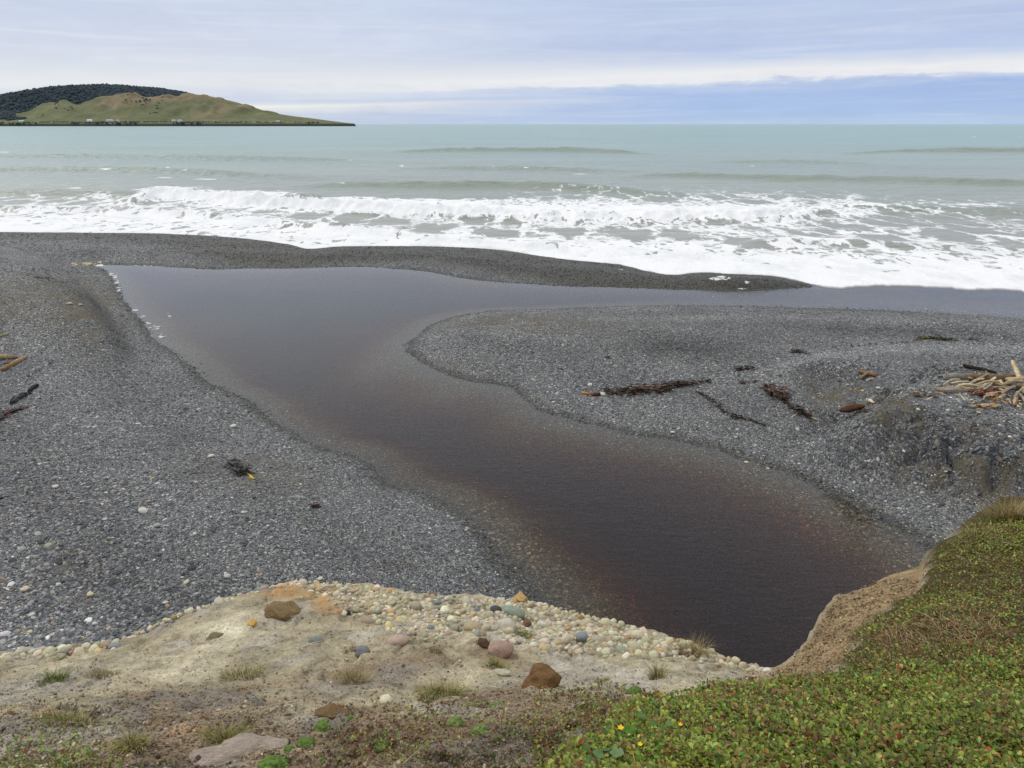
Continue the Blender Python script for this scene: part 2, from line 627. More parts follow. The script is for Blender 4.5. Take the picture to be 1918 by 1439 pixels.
def beach_tint(px, py, x, y):
    """what the shingle is like there: 0 slate shingle .. 1 brown sandy grit, and how dark it is from wet and, on the scarp, painted shade"""
    sand = (0.9 * blob(px, py, 1565, 738, 58, 24) + 0.8 * blob(px, py, 1680, 768, 45, 26) + 0.9 * blob(px, py, 1735, 815, 75, 34) + 0.8 * blob(px, py, 1800, 880, 110, 40) +
            0.9 * blob(px, py, 1890, 880, 60, 50) + 0.4 * blob(px, py, 1850, 800, 120, 20) + 0.6 * blob(px, py, 175, 600, 40, 60) + 0.55 * blob(px, py, 60, 560, 120, 45) + 0.55 * blob(px, py, 940, 600, 140, 12) +
            0.45 * blob(px, py, 1090, 612, 120, 14) + 0.3 * blob(px, py, 880, 690, 60, 18) + 0.5 * blob(px, py, 740, 1058, 40, 8) + 0.3 * blob(px, py, 120, 1090, 60, 40) +
            0.4 * blob(px, py, 450, 870, 90, 18) + 0.25 * blob(px, py, 500, 900, 120, 30))
    sand = np.clip(1.35 * sand * (0.75 + 1.2 * fbm(x * 1.3, y * 1.3, 3, 41) + 1.3 * fbm(x * 5, y * 5, 3, 42)), 0, 1)
    berm = smooth(500, 490, py - 0.0 * px + 0) * 0
    de = beach_de(x, y)
    ds = beach_ds(x, y)
    wet = smooth(7.5, 5.0, de) * (0.75 + 0.25 * smooth(-300, 500, px)) * smooth(620, 540, py)
    wet = np.maximum(wet, smooth(0.45, 0.0, ds) * 0.8)
    wet = np.maximum(wet, 0.3 * blob(px, py, 1280, 650, 190, 26))
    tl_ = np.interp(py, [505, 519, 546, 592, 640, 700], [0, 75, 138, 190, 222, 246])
    wet = np.maximum(wet, 0.7 * np.exp(-((px - tl_ - 6) / 22.0) ** 2) * smooth(498, 520, py) * smooth(700, 640, py))  # terrace scarp: wet fine gravel, with the shade of the step painted in
    # the strip of pale fine gravel swept along the back of the bar
    sx_ = np.array([1380, 1460, 1540, 1640, 1760, 1918, 2300])
    sy_ = np.array([705, 690, 668, 654, 651, 655, 665])
    strip = np.exp(-((py - np.interp(px, sx_, sy_)) / 9.0) ** 2) * smooth(1360, 1520, px)
    dark = 0.8 * blob(px, py, 1290, 648, 200, 24) + 0.6 * blob(px, py, 1660, 618, 260, 14)
    tone = 1 + 0.35 * strip - 0.28 * np.clip(dark, 0, 1) + 0.10 * np.sin((beach_ds(x, y) + 0.4 * fbm(x * 0.3, y * 0.3, 2, 44)) * 2.1) * smooth(0.5, 2.0, beach_ds(x, y))
    return sand, np.clip(wet, 0, 1), tone, strip


# ------------------------------------------------------------------ beach
m_beach, t, out = material('shingle')
P = t.pos()
Pf = t.vmath('MULTIPLY', P, (1.0, 1.0, 0.6))
v1 = t.voronoi(Pf, 24.0, 'F1', 'Color')
v1d = t.voronoi(Pf, 24.0, 'F1', 'Distance')
v2 = t.voronoi(Pf, 55.0, 'F1', 'Color')
v2d = t.voronoi(Pf, 55.0, 'F1', 'Distance')
vv = t.new('ShaderNodeSeparateColor')
t.put(vv.inputs[0], v1)
vw = t.new('ShaderNodeSeparateColor')
t.put(vw.inputs[0], v2)
STONE = [(0.0, (0.05, 0.053, 0.057)), (0.3, (0.10, 0.107, 0.113)), (0.62, (0.17, 0.178, 0.184)), (0.85, (0.27, 0.273, 0.27)), (0.95, (0.40, 0.39, 0.36)), (1.0, (0.62, 0.60, 0.55))]
c1 = t.ramp(vv.outputs[0], STONE)
c2 = t.ramp(vw.outputs[0], STONE)
cc = t.mix(t.rng(vv.outputs[1], 0.35, 0.5), c2, c1)
patch = t.noise(P, 0.5, 4.0, 0.6)
cc = t.mix(1.0, cc, t.ramp(patch, [(0.3, (0.82, 0.82, 0.83)), (0.7, (1.1, 1.09, 1.06))]), 'MULTIPLY')
sand_c = t.mix(t.noise(P, 60.0, 3.0), (0.075, 0.062, 0.04, 1), (0.175, 0.15, 0.10, 1))
sandf = t.attr('sand')[2]
wet_shade_f = t.attr('wet')[2]
tn = t.attr('tone')[2]
cc = t.mix(1.0, cc, t.comb(tn, tn, tn), 'MULTIPLY')
cc = t.mix(t.math('MULTIPLY', sandf, 0.92), cc, sand_c)
cc = t.mix(wet_shade_f, cc, t.mix(1.0, cc, (0.36, 0.34, 0.28, 1), 'MULTIPLY'))
hgt = t.math('ADD', t.math('MULTIPLY', v1d, -0.6), t.math('MULTIPLY', v2d, -0.3))
nb = t.bump(hgt, 0.85, 0.05)
principled(t, out, cc, t.rng(wet_shade_f, 0, 1, 0.8, 0.5), nb, 0.3)

BR, BC = 460, 760
kk = np.linspace(-1.1, 1.15, BC)
yy = np.exp(np.linspace(math.log(3.4), math.log(62.0), BR))
Y, K = np.meshgrid(yy, kk, indexing='ij')
X = K * Y
Z, DSV = beach_h(X, Y), beach_ds(X, Y)
Z = Z + 0.012 * (RNG.random(Z.shape) - 0.5) * smooth(0, .2, DSV)
ppx, ppy = proj(X, Y, np.maximum(Z, 0))
sandv, wet_shade_v, tonev, _ = beach_tint(ppx, ppy, X, Y)
me = mesh_np('beach', np.stack([X, Y, Z], -1).reshape(-1, 3), grid_faces(BR, BC))
set_attr(me, 'sand', sandv)
set_attr(me, 'wet', wet_shade_v)
set_attr(me, 'tone', tonev)
beach = link('beach', me, m_beach, kind='structure', label='grey shingle beach cut by a tea-brown stream')

# ------------------------------------------------------------------ stream
m_stream, t, out = material('peat_water')
P = t.pos()
pw = t.vmath('MULTIPLY', P, (0.75, 1.0, 1.0))
w1 = t.noise(t.vmath('MULTIPLY', P, (0.38, 1.0, 1.0)), 9.0, 3.0, 0.6, 0.6)
w2 = t.noise(t.vmath('MULTIPLY', P, (0.5, 1.0, 1.0)), 1.3, 2.0, 0.5)
calm = t.rng(t.noise(P, 0.35, 2.0), 0.35, 0.65, 0.35, 1.0)
_sx, _sy, _sz = t.sep(P)
calm = t.math('ADD', calm, t.rng(_sy, 24.0, 12.0, 0.0, 2.6, True))
calm = t.math('ADD', calm, t.math('MULTIPLY', t.rng(_sx, 6.0, 13.0, 0.0, 3.2, True), t.rng(_sy, 24.0, 28.0, 0.0, 1.0, True)))
nb = t.bump(t.math('MULTIPLY', t.math('ADD', t.math('MULTIPLY', w1, 0.55), t.math('MULTIPLY', w2, 0.7)), calm), 0.22, 0.022)
gl = t.new('ShaderNodeBsdfGlossy')
gl.inputs['Roughness'].default_value = 0.05
gl.inputs['Color'].default_value = (1, 1, 1, 1)
t.put(gl.inputs['Normal'], nb)
tr = t.new('ShaderNodeBsdfTransparent')
fr = t.new('ShaderNodeFresnel')
fr.inputs['IOR'].default_value = 1.37
t.put(fr.inputs['Normal'], nb)
mx = t.new('ShaderNodeMixShader')
t.l.new(fr.outputs[0], mx.inputs[0])
t.l.new(tr.outputs[0], mx.inputs[1])
t.l.new(gl.outputs[0], mx.inputs[2])
t.l.new(mx.outputs[0], out.inputs['Surface'])
va = t.new('ShaderNodeVolumeAbsorption')
va.inputs['Color'].default_value = (0.82, 0.58, 0.23, 1)
va.inputs['Density'].default_value = 5.2
t.l.new(va.outputs[0], out.inputs['Volume'])
bx = [(-24, 3.2, 0), (62, 3.2, 0), (62, 45, 0), (-24, 45, 0)]
vb = bx + [(a, b, -3.5) for a, b, _ in bx]
me = bpy.data.meshes.new('stream')
me.from_pydata(vb, [], [(0, 1, 2, 3), (7, 6, 5, 4), (0, 4, 5, 1), (1, 5, 6, 2), (2, 6, 7, 3), (3, 7, 4, 0)])
stream = link('stream', me, m_stream, kind='structure', label='tea-brown stream winding across the shingle to the sea')

# ------------------------------------------------------------------ sea
m_sea, t, out = material('sea_water')
P = t.pos()
px_, py_, pz_ = t.sep(P)
cov = t.attr('foam')[2]
body = t.ramp(t.rng(py_, 40, 420), [(0.0, (0.33, 0.335, 0.30)), (0.10, (0.32, 0.35, 0.315)), (0.25, (0.295, 0.37, 0.345)), (0.55, (0.265, 0.385, 0.365)), (1.0, (0.25, 0.39, 0.38))])
body = t.mix(1.0, body, t.ramp(t.noise(t.vmath('MULTIPLY', P, (0.012, 0.03, 0)), 1.0, 4.0), [(0.3, (0.88, 0.9, 0.9)), (0.7, (1.1, 1.08, 1.08))]), 'MULTIPLY')
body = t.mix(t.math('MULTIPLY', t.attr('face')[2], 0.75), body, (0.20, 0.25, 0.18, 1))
warp = t.noise(t.vmath('MULTIPLY', P, (0.5, 0.3, 0)), 1.0, 4.0, 0.6, 0.0, 1)
q = t.vmath('ADD', P, t.vmath('MULTIPLY', t.vmath('SUBTRACT', warp, (0.5, 0.5, 0.5)), (4.5, 7.0, 0)))
e1 = t.voronoi(t.vmath('MULTIPLY', q, (0.36, 0.13, 0)), 1.0, 'DISTANCE_TO_EDGE')
e2 = t.voronoi(t.vmath('MULTIPLY', q, (0.95, 0.75, 0)), 1.0, 'DISTANCE_TO_EDGE')
fn = t.noise(t.vmath('MULTIPLY', P, (2.2, 1.1, 0.5)), 1.0, 7.0, 0.7)
wbig = t.rng(cov, 0.42, 0.6, 2.3, 0.45)
lace = t.math('SUBTRACT', 1.0, t.math('ADD', t.math('MULTIPLY', e1, wbig), t.math('MULTIPLY', e2, t.rng(cov, 0.42, 0.6, 0.7, 2.0))))
lace = t.math('ADD', t.math('MULTIPLY', lace, 0.78), t.math('MULTIPLY', t.math('SUBTRACT', fn, 0.5), t.rng(cov, 0.42, 0.7, 0.6, 1.15)))
foam = t.rng(t.math('SUBTRACT', t.math('ADD', lace, cov), 1.0), -0.06, 0.13, 0.0, 1.0, True)
foam = t.math('MULTIPLY', foam, t.rng(cov, 0.02, 0.12))
wn1 = t.noise(t.vmath('MULTIPLY', P, (0.35, 0.8, 0.0)), 1.0, 5.0, 0.6)
wn2 = t.noise(t.vmath('MULTIPLY', P, (0.02, 0.06, 0.0)), 1.0, 3.0, 0.5)
wn3 = t.noise(t.vmath('MULTIPLY', P, (0.08, 0.35, 0.0)), 1.0, 4.0, 0.6)
nb = t.bump(t.math('ADD', t.math('ADD', wn1, t.math('MULTIPLY', wn3, 1.6)), t.math('MULTIPLY', wn2, 2.0)), 0.9, 0.6)
nf = t.bump(t.math('ADD', fn, t.math('MULTIPLY', t.noise(P, 5.0, 4.0, 0.6), 0.35)), 0.5, 0.3)
pw_ = principled(t, None, body, 0.28, nb, 0.5)
pw_.inputs['IOR'].default_value = 1.33
fshade = t.ramp(t.noise(t.vmath('MULTIPLY', P, (0.5, 0.28, 0.5)), 1.0, 7.0, 0.7), [(0.3, (0.76, 0.78, 0.79)), (0.52, (0.92, 0.925, 0.92)), (0.8, (0.95, 0.95, 0.945))])
pf = principled(t, None, fshade, 0.9, nf, 0.1)
mx = t.new('ShaderNodeMixShader')
t.l.new(foam, mx.inputs[0])
t.l.new(pw_.outputs[0], mx.inputs[1])
t.l.new(pf.outputs[0], mx.inputs[2])
t.l.new(mx.outputs[0], out.inputs['Surface'])

SR1, SR2, SCN = 380, 70, 900
kk = np.concatenate([np.linspace(-0.95, 1.02, SCN)])
ys = np.interp(kk, SEA_K, SEA_Y)
ys = ys + 0.45 * fbm(kk * 18, kk * 0, 3, 53) + 0.16 * fbm(kk * 95, kk * 0, 3, 54)
q1 = np.linspace(0, 1, SR1) ** 1.05
Y1 = np.exp(np.log(ys)[None] * (1 - q1[:, None]) + math.log(230.0) * q1[:, None])
Y2 = np.exp(np.linspace(math.log(230.0), math.log(40000.0), SR2 + 1)[1:])[:, None] * np.ones((1, SCN))
Y = np.concatenate([Y1, Y2])
K = np.ones((len(Y), 1)) * kk[None]
X = K * Y
Y0S = np.ones((len(Y), 1)) * ys[None]
tt = np.clip((Y - Y0S) / 6.0, 0, 1)
Z = 0.03 + 0.10 * tt
FACE = np.zeros_like(Z)


def ridge(pts, wf, wb, lump=0.0, z0=0.4, seed=1, facew=0.0):
    """a wave crest: list of (photo x, photo y, height)"""
    global Z, FACE
    p = catmull(pts, 5)
    cx, cy = unproj(p[:, 0], p[:, 1], z0)
    k = cx / cy
    o = np.argsort(k)
    ym = cy.mean()
    yc = (np.interp(kk, k[o], cy[o]) + 0.5 * fbm(kk * ym * 0.25, kk * 0 + seed, 3, seed))[None]
    A = np.interp(kk, k[o], p[o, 2], left=0, right=0)
    A = (A * (1 + 0.28 * fbm(kk * ym * 0.35, kk * 0 + 3.3 * seed, 3, seed + 5)))[None]
    d = Y - yc
    pr = np.where(d < 0, np.exp(-(d / wf) ** 2), np.exp(-(d / wb) ** 2))
    Z = Z + A * pr
    if facew:
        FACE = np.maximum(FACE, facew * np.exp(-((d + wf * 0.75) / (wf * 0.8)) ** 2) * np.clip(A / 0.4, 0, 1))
    if lump:
        zone = np.exp(-((d + wf * 0.9) / (wf * 1.6)) ** 2) * np.clip(A / 0.5, 0, 1)
        Z = Z + lump * zone * (fbm(X * 1.3, Y * 1.3, 4, seed + 9) + 0.25)


ridge([(200, 362, 0), (262, 360, 0.45), (300, 353, 0.85), (350, 355, 0.85), (450, 363, 0.8), (560, 369, 0.75), (640, 375, 0.7), (760, 380, 0.6), (870, 384, 0.62), (960, 389, 0.5),
       (1100, 391, 0.42), (1250, 389, 0.42), (1400, 388, 0.45), (1500, 386, 0.42), (1570, 380, 0.18), (1640, 380, 0)], 1.5, 2.6, 0.5, 0.9, 3)
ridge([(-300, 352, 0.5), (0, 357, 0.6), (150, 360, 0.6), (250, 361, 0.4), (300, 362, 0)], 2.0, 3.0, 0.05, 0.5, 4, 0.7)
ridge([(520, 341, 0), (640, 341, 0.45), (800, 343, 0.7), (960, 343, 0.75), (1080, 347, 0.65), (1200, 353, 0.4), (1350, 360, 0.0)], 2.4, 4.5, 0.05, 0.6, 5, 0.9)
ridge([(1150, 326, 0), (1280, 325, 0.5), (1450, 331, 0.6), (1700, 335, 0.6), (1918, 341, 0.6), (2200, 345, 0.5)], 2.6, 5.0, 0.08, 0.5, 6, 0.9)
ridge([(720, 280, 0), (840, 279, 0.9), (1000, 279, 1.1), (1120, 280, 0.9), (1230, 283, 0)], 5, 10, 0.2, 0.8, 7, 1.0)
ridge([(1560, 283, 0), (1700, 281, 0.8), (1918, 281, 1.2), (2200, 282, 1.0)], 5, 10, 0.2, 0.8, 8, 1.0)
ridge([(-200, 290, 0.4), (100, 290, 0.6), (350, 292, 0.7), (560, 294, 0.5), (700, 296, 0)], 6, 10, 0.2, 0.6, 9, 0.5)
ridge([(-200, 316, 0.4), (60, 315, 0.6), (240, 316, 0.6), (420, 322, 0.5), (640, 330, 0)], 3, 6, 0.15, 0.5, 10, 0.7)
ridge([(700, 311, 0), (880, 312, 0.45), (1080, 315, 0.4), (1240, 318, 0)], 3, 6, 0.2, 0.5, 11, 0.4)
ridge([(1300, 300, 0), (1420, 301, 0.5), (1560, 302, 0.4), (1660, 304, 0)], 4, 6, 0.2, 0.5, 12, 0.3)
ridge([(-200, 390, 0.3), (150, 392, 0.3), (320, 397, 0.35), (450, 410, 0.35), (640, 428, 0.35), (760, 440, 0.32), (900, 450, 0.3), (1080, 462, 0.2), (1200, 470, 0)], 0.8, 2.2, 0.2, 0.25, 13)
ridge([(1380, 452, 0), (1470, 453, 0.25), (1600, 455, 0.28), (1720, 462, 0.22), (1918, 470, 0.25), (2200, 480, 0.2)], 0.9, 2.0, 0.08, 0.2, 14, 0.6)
ridge([(1540, 382, 0.1), (1640, 388, 0.4), (1760, 392, 0.3), (1918, 396, 0.4), (2200, 400, 0.3)], 1.6, 3.0, 0.2, 0.3, 15, 0.6)
chop = 0.10 * fbm(X * 0.35, Y * 0.45, 4, 51) * smooth(1.0, 10.0, Y - Y0S) * smooth(900, 200, Y)
Z = Z + chop + 0.25 * fbm(X * 0.02, Y * 0.09, 3, 52) * smooth(90, 200, Y) * smooth(4000, 500, Y)
Z = np.maximum(Z, 0.022)
Z[0] = -0.05                       # the lip of the swash dips into the shingle
Z[1] = 0.02

SPX, SPY = proj(X, Y, Z)
covtab = {
    -300: [(340, 0), (356, .1), (372, .35), (385, .6), (398, .85), (412, 1.1), (436, 1.25)],
    100: [(352, 0), (362, .18), (372, .5), (384, .7), (396, .85), (408, 1.0), (420, 1.08), (440, 1.3)],
    230: [(350, 0), (358, .35), (366, .6), (378, .66), (390, .72), (398, 1.1), (408, 1.05), (420, .95), (432, 1.0), (440, 1.3)],
    300: [(347, 0), (350, .75), (354, 1.3), (370, 1.25), (377, .75), (390, .56), (398, 1.15), (410, 1.15), (422, .92), (434, 1.0), (442, 1.3)],
    450: [(354, 0), (358, .8), (362, 1.3), (382, 1.25), (389, .75), (402, .55), (408, .95), (414, 1.2), (428, 1.0), (440, .92), (452, 1.35)],
    640: [(366, 0), (370, .8), (374, 1.3), (393, 1.25), (400, .7), (418, .5), (425, .85), (430, 1.25), (440, 1.15), (452, 1.0), (466, 1.35)],
    800: [(370, 0), (374, .8), (379, 1.3), (394, 1.25), (401, .68), (425, .5), (436, .66), (443, 1.25), (450, 1.2), (462, 1.35)],
    960: [(340, 0), (344, .26), (362, .26), (372, .5), (377, 1.0), (383, 1.05), (398, 1.35), (408, .82), (425, .6), (445, .66), (453, 1.2), (462, 1.25), (480, 1.35)],
    1120: [(342, 0), (346, .32), (362, .32), (370, .5), (378, .85), (384, 1.0), (404, 1.2), (412, .75), (430, .62), (450, .68), (462, 1.15), (480, 1.25), (500, 1.4)],
    1280: [(344, 0), (350, .25), (362, .36), (374, .5), (384, .8), (389, 1.25), (404, 1.25), (412, .72), (430, .60), (452, .68), (466, .95), (480, 1.2), (515, 1.4)],
    1440: [(346, 0), (352, .25), (362, .42), (376, .45), (383, .8), (388, 1.3), (402, 1.2), (408, .68), (430, .64), (450, .62), (466, .8), (482, 1.12), (500, 1.2), (530, 1.4)],
    1560: [(350, 0), (356, .28), (368, .42), (380, .58), (392, .7), (404, .62), (430, .60), (450, .55), (466, .72), (484, 1.1), (500, 1.2), (537, 1.4)],
    1700: [(354, 0), (362, .22), (376, .42), (392, .46), (410, .42), (440, .48), (460, .55), (474, .75), (490, 1.1), (510, 1.2), (540, 1.4)],
    1918: [(360, 0), (370, .25), (384, .42), (400, .42), (430, .44), (460, .52), (476, .7), (494, 1.1), (515, 1.2), (548, 1.4)],
    2300: [(366, 0), (380, .3), (420, .42), (470, .5), (500, 1.0), (560, 1.4)],
}
cxs = sorted(covtab)
tab = np.stack([np.interp(SPY, *zip(*covtab[c])) for c in cxs])
ci = np.clip(np.searchsorted(cxs, SPX) - 1, 0, len(cxs) - 2)
cxa = np.array(cxs, float)
fr_ = np.clip((SPX - cxa[ci]) / (cxa[ci + 1] - cxa[ci]), 0, 1)
fr_ = fr_ * fr_ * (3 - 2 * fr_)
I, J = np.indices(SPX.shape)
cov = tab[ci, I, J] * (1 - fr_) + tab[ci + 1, I, J] * fr_
cov = np.interp(cov, [0, .2, .5, .7, 1.0, 1.2, 1.4], [0, .20, .42, .51, .68, .93, 1.4])
cov = np.where(cov > 0.05, cov + 0.10 * fbm(X * 0.2, Y * 0.2, 3, 61), 0)
# scattered small whitecaps beyond the surf
for wx, wy, wr, ws in [(205, 317, 26, 2.2), (314, 314, 6, 1.2), (345, 318, 10, 1.0), (753, 311, 7, 2.4), (925, 313, 8, 1.2), (985, 314, 7, 1.3), (8, 285, 14, 1.4), (655, 300, 10, 1.2),
                       (1408, 311, 6, 1.2), (1825, 256, 6, 1.0), (390, 336, 34, 1.6), (310, 333, 24, 1.4), (640, 343, 8, 1.2), (880, 312, 9, 1.1), (1090, 326, 26, 1.2), (60, 366, 22, 3), (140, 352, 18, 2)]:
    cov = np.maximum(cov, 0.72 * blob(SPX, SPY, wx, wy, wr * 0.9, ws * 0.8))
cov[Y > 3000] = 0
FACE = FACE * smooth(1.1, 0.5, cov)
me = mesh_np('sea', np.stack([X, Y, Z], -1).reshape(-1, 3), grid_faces(*Z.shape))
set_attr(me, 'foam', cov)
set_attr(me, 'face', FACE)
sea = link('sea', me, m_sea, kind='structure', label='pale green sea with white breakers rolling in')

# ------------------------------------------------------------------ headland
HY0, HY1 = 2800.0, 3500.0
sky_px = np.array([(-900, 232), (-700, 222), (-450, 206), (-250, 196), (-100, 190), (0, 184), (60, 176), (110, 169), (160, 166), (210, 165), (260, 168), (310, 172), (350, 178), (400, 184), (450, 195),
                   (490, 207), (520, 214), (545, 218), (590, 223), (620, 227), (650, 230.5), (672, 232.6), (700, 234)], float)
rid_px = np.array([(-900, 232), (-450, 222), (-100, 214), (0, 215), (60, 211), (100, 196), (125, 193), (150, 200), (170, 194), (200, 184), (230, 180), (262, 181), (285, 188), (310, 184), (340, 186),
                   (360, 181), (400, 186), (450, 197), (490, 209), (545, 219), (590, 224), (650, 231), (700, 234)], float)
HC, HR = 420, 120
kk = np.linspace(-1.25, (690 - CX) / 1468.0, HC)
hpx = kk * 1468.0 + CX
s_top = np.interp(hpx, sky_px[:, 0], sky_px[:, 1])
s_rid = np.interp(hpx, rid_px[:, 0], rid_px[:, 1])
tv = np.linspace(0, 1.5, HR)
T, KK = np.meshgrid(tv, kk, indexing='ij')
ST, SRD = np.ones_like(T) * s_top, np.ones_like(T) * s_rid
S = np.where(T < 0.03, 235 - (T / 0.03) * 4.5, 0)
base = np.maximum(230.0, SRD)
low = base + (SRD - base) * smooth(0, 1, (T - 0.03) / 0.47) ** 0.9
low = np.where(T < 0.5, low, 0)
mid = np.where(T < 0.62, SRD + (2.0 * smooth(0.5, 0.62, T)), 0)
top = (SRD + 2.0) + (ST - SRD - 2.0) * np.sin(np.clip((T - 0.62) / 0.38, 0, 1) * math.pi / 2)
back = ST + (T - 1) * 120
S = np.where(T < 0.03, S, np.where(T < 0.5, low, np.where(T < 0.62, mid, np.where(T <= 1.0, top, back))))
S = np.maximum(S, ST)
HYY = HY0 + (HY1 - HY0) * T
HZ = (233.0 - S) / 1468.0 * HYY + 6.5
HXX = KK * HYY
inl = np.clip((233 - S) / 30.0, 0, 1)
gul = np.abs(fbm(HXX * 0.011, HYY * 0.0045, 4, 71))
HZ = HZ + inl * smooth(0.03, 0.15, T) * smooth(0.62, 0.5, T) * (10 - 38 * gul) + inl * 2.0 * fbm(HXX * 0.03, HYY * 0.03, 3, 72)
HZ = np.where(S > 231.9, -3.0, HZ)
m_hill, t, out = material('hill_pasture')
P = t.pos()
big = t.noise(P, 0.006, 4.0, 0.6)
sm = t.noise(P, 0.03, 4.0, 0.6)
hz = t.sep(P)[2]
hx_ = t.sep(P)[0]
dry = t.math('ADD', t.math('ADD', t.rng(hz, 15, 110, -0.5, 0.28), t.rng(hx_, -1900, -900, -0.12, 0.28)), t.math('MULTIPLY', t.math('SUBTRACT', big, 0.5), 1.8))
hc = t.mix(t.rng(dry, -0.1, 0.3, 0, 1, True), t.mix(sm, (0.125, 0.145, 0.078, 1), (0.19, 0.198, 0.115, 1)), t.mix(sm, (0.175, 0.145, 0.09, 1), (0.27, 0.225, 0.15, 1)))  # slope colours paled and dulled to carry the distance haze
hc = t.mix(1.0, hc, t.ramp(t.noise(P, 0.012, 6.0, 0.7), [(0.3, (0.72, 0.74, 0.7)), (0.7, (1.25, 1.22, 1.2))]), 'MULTIPLY')
hc = t.mix(t.rng(hz, 6, 10, 1, 0), hc, (0.05, 0.05, 0.045, 1))
hc = t.mix(t.attr('wood')[2], hc, (0.048, 0.064, 0.07, 1))
principled(t, out, hc, 0.95, t.bump(t.noise(P, 0.05, 4.0, 0.6), 0.5, 4.0), 0.05)
fpx = KK * 1468 + CX
fm = (T > 0.58) & (T < 1.06) & (fpx < 366) & (ST < SRD - 2.0)
fm |= (T > 0.10) & (T < 0.6) & (fpx < 40 + 40 * fbm(T * 9, KK * 40, 2, 5)) & (S < 224)
me = mesh_np('headland', np.stack([HXX, HYY, HZ], -1).reshape(-1, 3), grid_faces(HR, HC))
set_attr(me, 'wood', fm.astype(float))
headland = link('headland', me, m_hill, kind='structure', label='low grassy headland across the bay')
hsel = lambda m: np.argwhere(m)


def crowns(name, pts, r0, r1, flat, mat, label):
    vs, fs = [], []
    v0, f0 = ICO1
    n = len(pts)
    rr = RNG.uniform(r0, r1, n)
    jit = RNG.uniform(0.75, 1.25, (n, len(v0), 1))
    V = np.asarray(pts)[:, None, :] + v0[None] * jit * rr[:, None, None] * np.array([1, 1, flat])
    Fc = f0[None] + (np.arange(n) * len(v0))[:, None, None]
    me = mesh_np(name, V.reshape(-1, 3), Fc.reshape(-1, 3))
    return link(name, me, mat, kind='stuff', label=label)


m_forest, t, out = material('far_forest')
P = t.pos()
principled(t, out, t.mix(t.noise(P, 0.02, 4.0, 0.65), (0.038, 0.054, 0.068, 1), (0.08, 0.105, 0.11, 1)), 0.95, None, 0.05)  # bluish lift is aerial haze put into the tree colour
ii = hsel(fm)
ii = ii[RNG.integers(0, len(ii), 12000)]
fp = np.stack([HXX[ii[:, 0], ii[:, 1]], HYY[ii[:, 0], ii[:, 1]], HZ[ii[:, 0], ii[:, 1]]], -1) + RNG.normal(size=(len(ii), 3)) * [4, 4, 0] + [0, 0, 1.5]
crowns('forest', fp, 4, 8.5, 0.8, m_forest, 'dark wood covering the top of the headland')
cm_ = (T > 0.025) & (T < 0.07) & (fpx < 600) & (fbm(fpx * 0.02, T * 30, 3, 77) > -0.05)
ii = hsel(cm_)
ii = ii[RNG.integers(0, len(ii), 900)]
fp = np.stack([HXX[ii[:, 0], ii[:, 1]], HYY[ii[:, 0], ii[:, 1]], HZ[ii[:, 0], ii[:, 1]]], -1) + RNG.normal(size=(len(ii), 3)) * [4, 3, 0] + [0, 0, 0.5]
crowns('coastal_scrub', fp, 2.0, 4.2, 0.8, m_forest, 'dark scrub along the foot of the headland')
gm = (T > 0.2) & (T < 0.56) & (gul < 0.07) & (fpx > 60) & (fpx < 360) & (fbm(fpx * 0.03, T * 6, 2, 78) > 0.12)
ii = hsel(gm)
if len(ii):
    ii = ii[RNG.integers(0, len(ii), 70)]
    fp = np.stack([HXX[ii[:, 0], ii[:, 1]], HYY[ii[:, 0], ii[:, 1]], HZ[ii[:, 0], ii[:, 1]]], -1) + RNG.normal(size=(len(ii), 3)) * [4, 3, 0]
    crowns('gully_scrub', fp, 2.5, 4.5, 0.7, m_forest, 'dark scrub in the gullies of the headland')


def flat_mat(name, c, rough=0.8, amt=0.15, scale=8.0, spec=0.3):
    m, t, out = material(name)
    n = t.noise(t.new('ShaderNodeTexCoord').outputs['Object'], scale, 5.0, 0.6)
    a = [max(x * (1 - amt), 0) for x in c[:3]]
    b = [min(x * (1 + amt), 1) for x in c[:3]]
    principled(t, out, t.mix(n, (*a, 1), (*b, 1)), rough, t.bump(n, 0.3, 0.02), spec)
    return m


m_hw = flat_mat('house_white', (0.78, 0.78, 0.75))
m_hr = flat_mat('house_roof', (0.42, 0.42, 0.42))
m_hg = flat_mat('shed_green', (0.42, 0.6, 0.5))


def house(px, w, d, h, mat_w, mat_r, label):
    tq = 0.075
    j = int(np.argmin(np.abs(hpx - px)))
    i = int(round(tq / 1.5 * (HR - 1)))
    e = link('farmhouse', None, None, None, (HXX[i, j], HYY[i, j] - 4, HZ[i, j] - 0.3), (0, 0, random.uniform(-.3, .3)), label, 'house', 'farm buildings along the foot of the headland')
    b = MB()
    b.add([(x, y, z) for z in (0, h) for x, y in ((-w, -d), (w, -d), (w, d), (-w, d))] + [(-w, 0, h + d * .6), (w, 0, h + d * .6)],
          [(0, 1, 5, 4), (1, 2, 6, 9, 5), (2, 3, 7, 6), (3, 0, 4, 8, 7), (3, 2, 1, 0)])
    link('wall', b.mesh('wall', False), mat_w, e)
    b = MB()
    o = 0.5
    for s in (-1, 1):
        b.add([(-w - o, s * (d + o), h - .35), (w + o, s * (d + o), h - .35), (w + o, 0, h + d * .6 + .25), (-w - o, 0, h + d * .6 + .25),
               (-w - o, s * (d + o), h - .05), (w + o, s * (d + o), h - .05), (w + o, 0, h + d * .6 + .55), (-w - o, 0, h + d * .6 + .55)],
              [(0, 1, 2, 3), (4, 5, 6, 7), (0, 1, 5, 4), (1, 2, 6, 5), (3, 0, 4, 7)])
    link('roof', b.mesh('roof', False), mat_r, e)


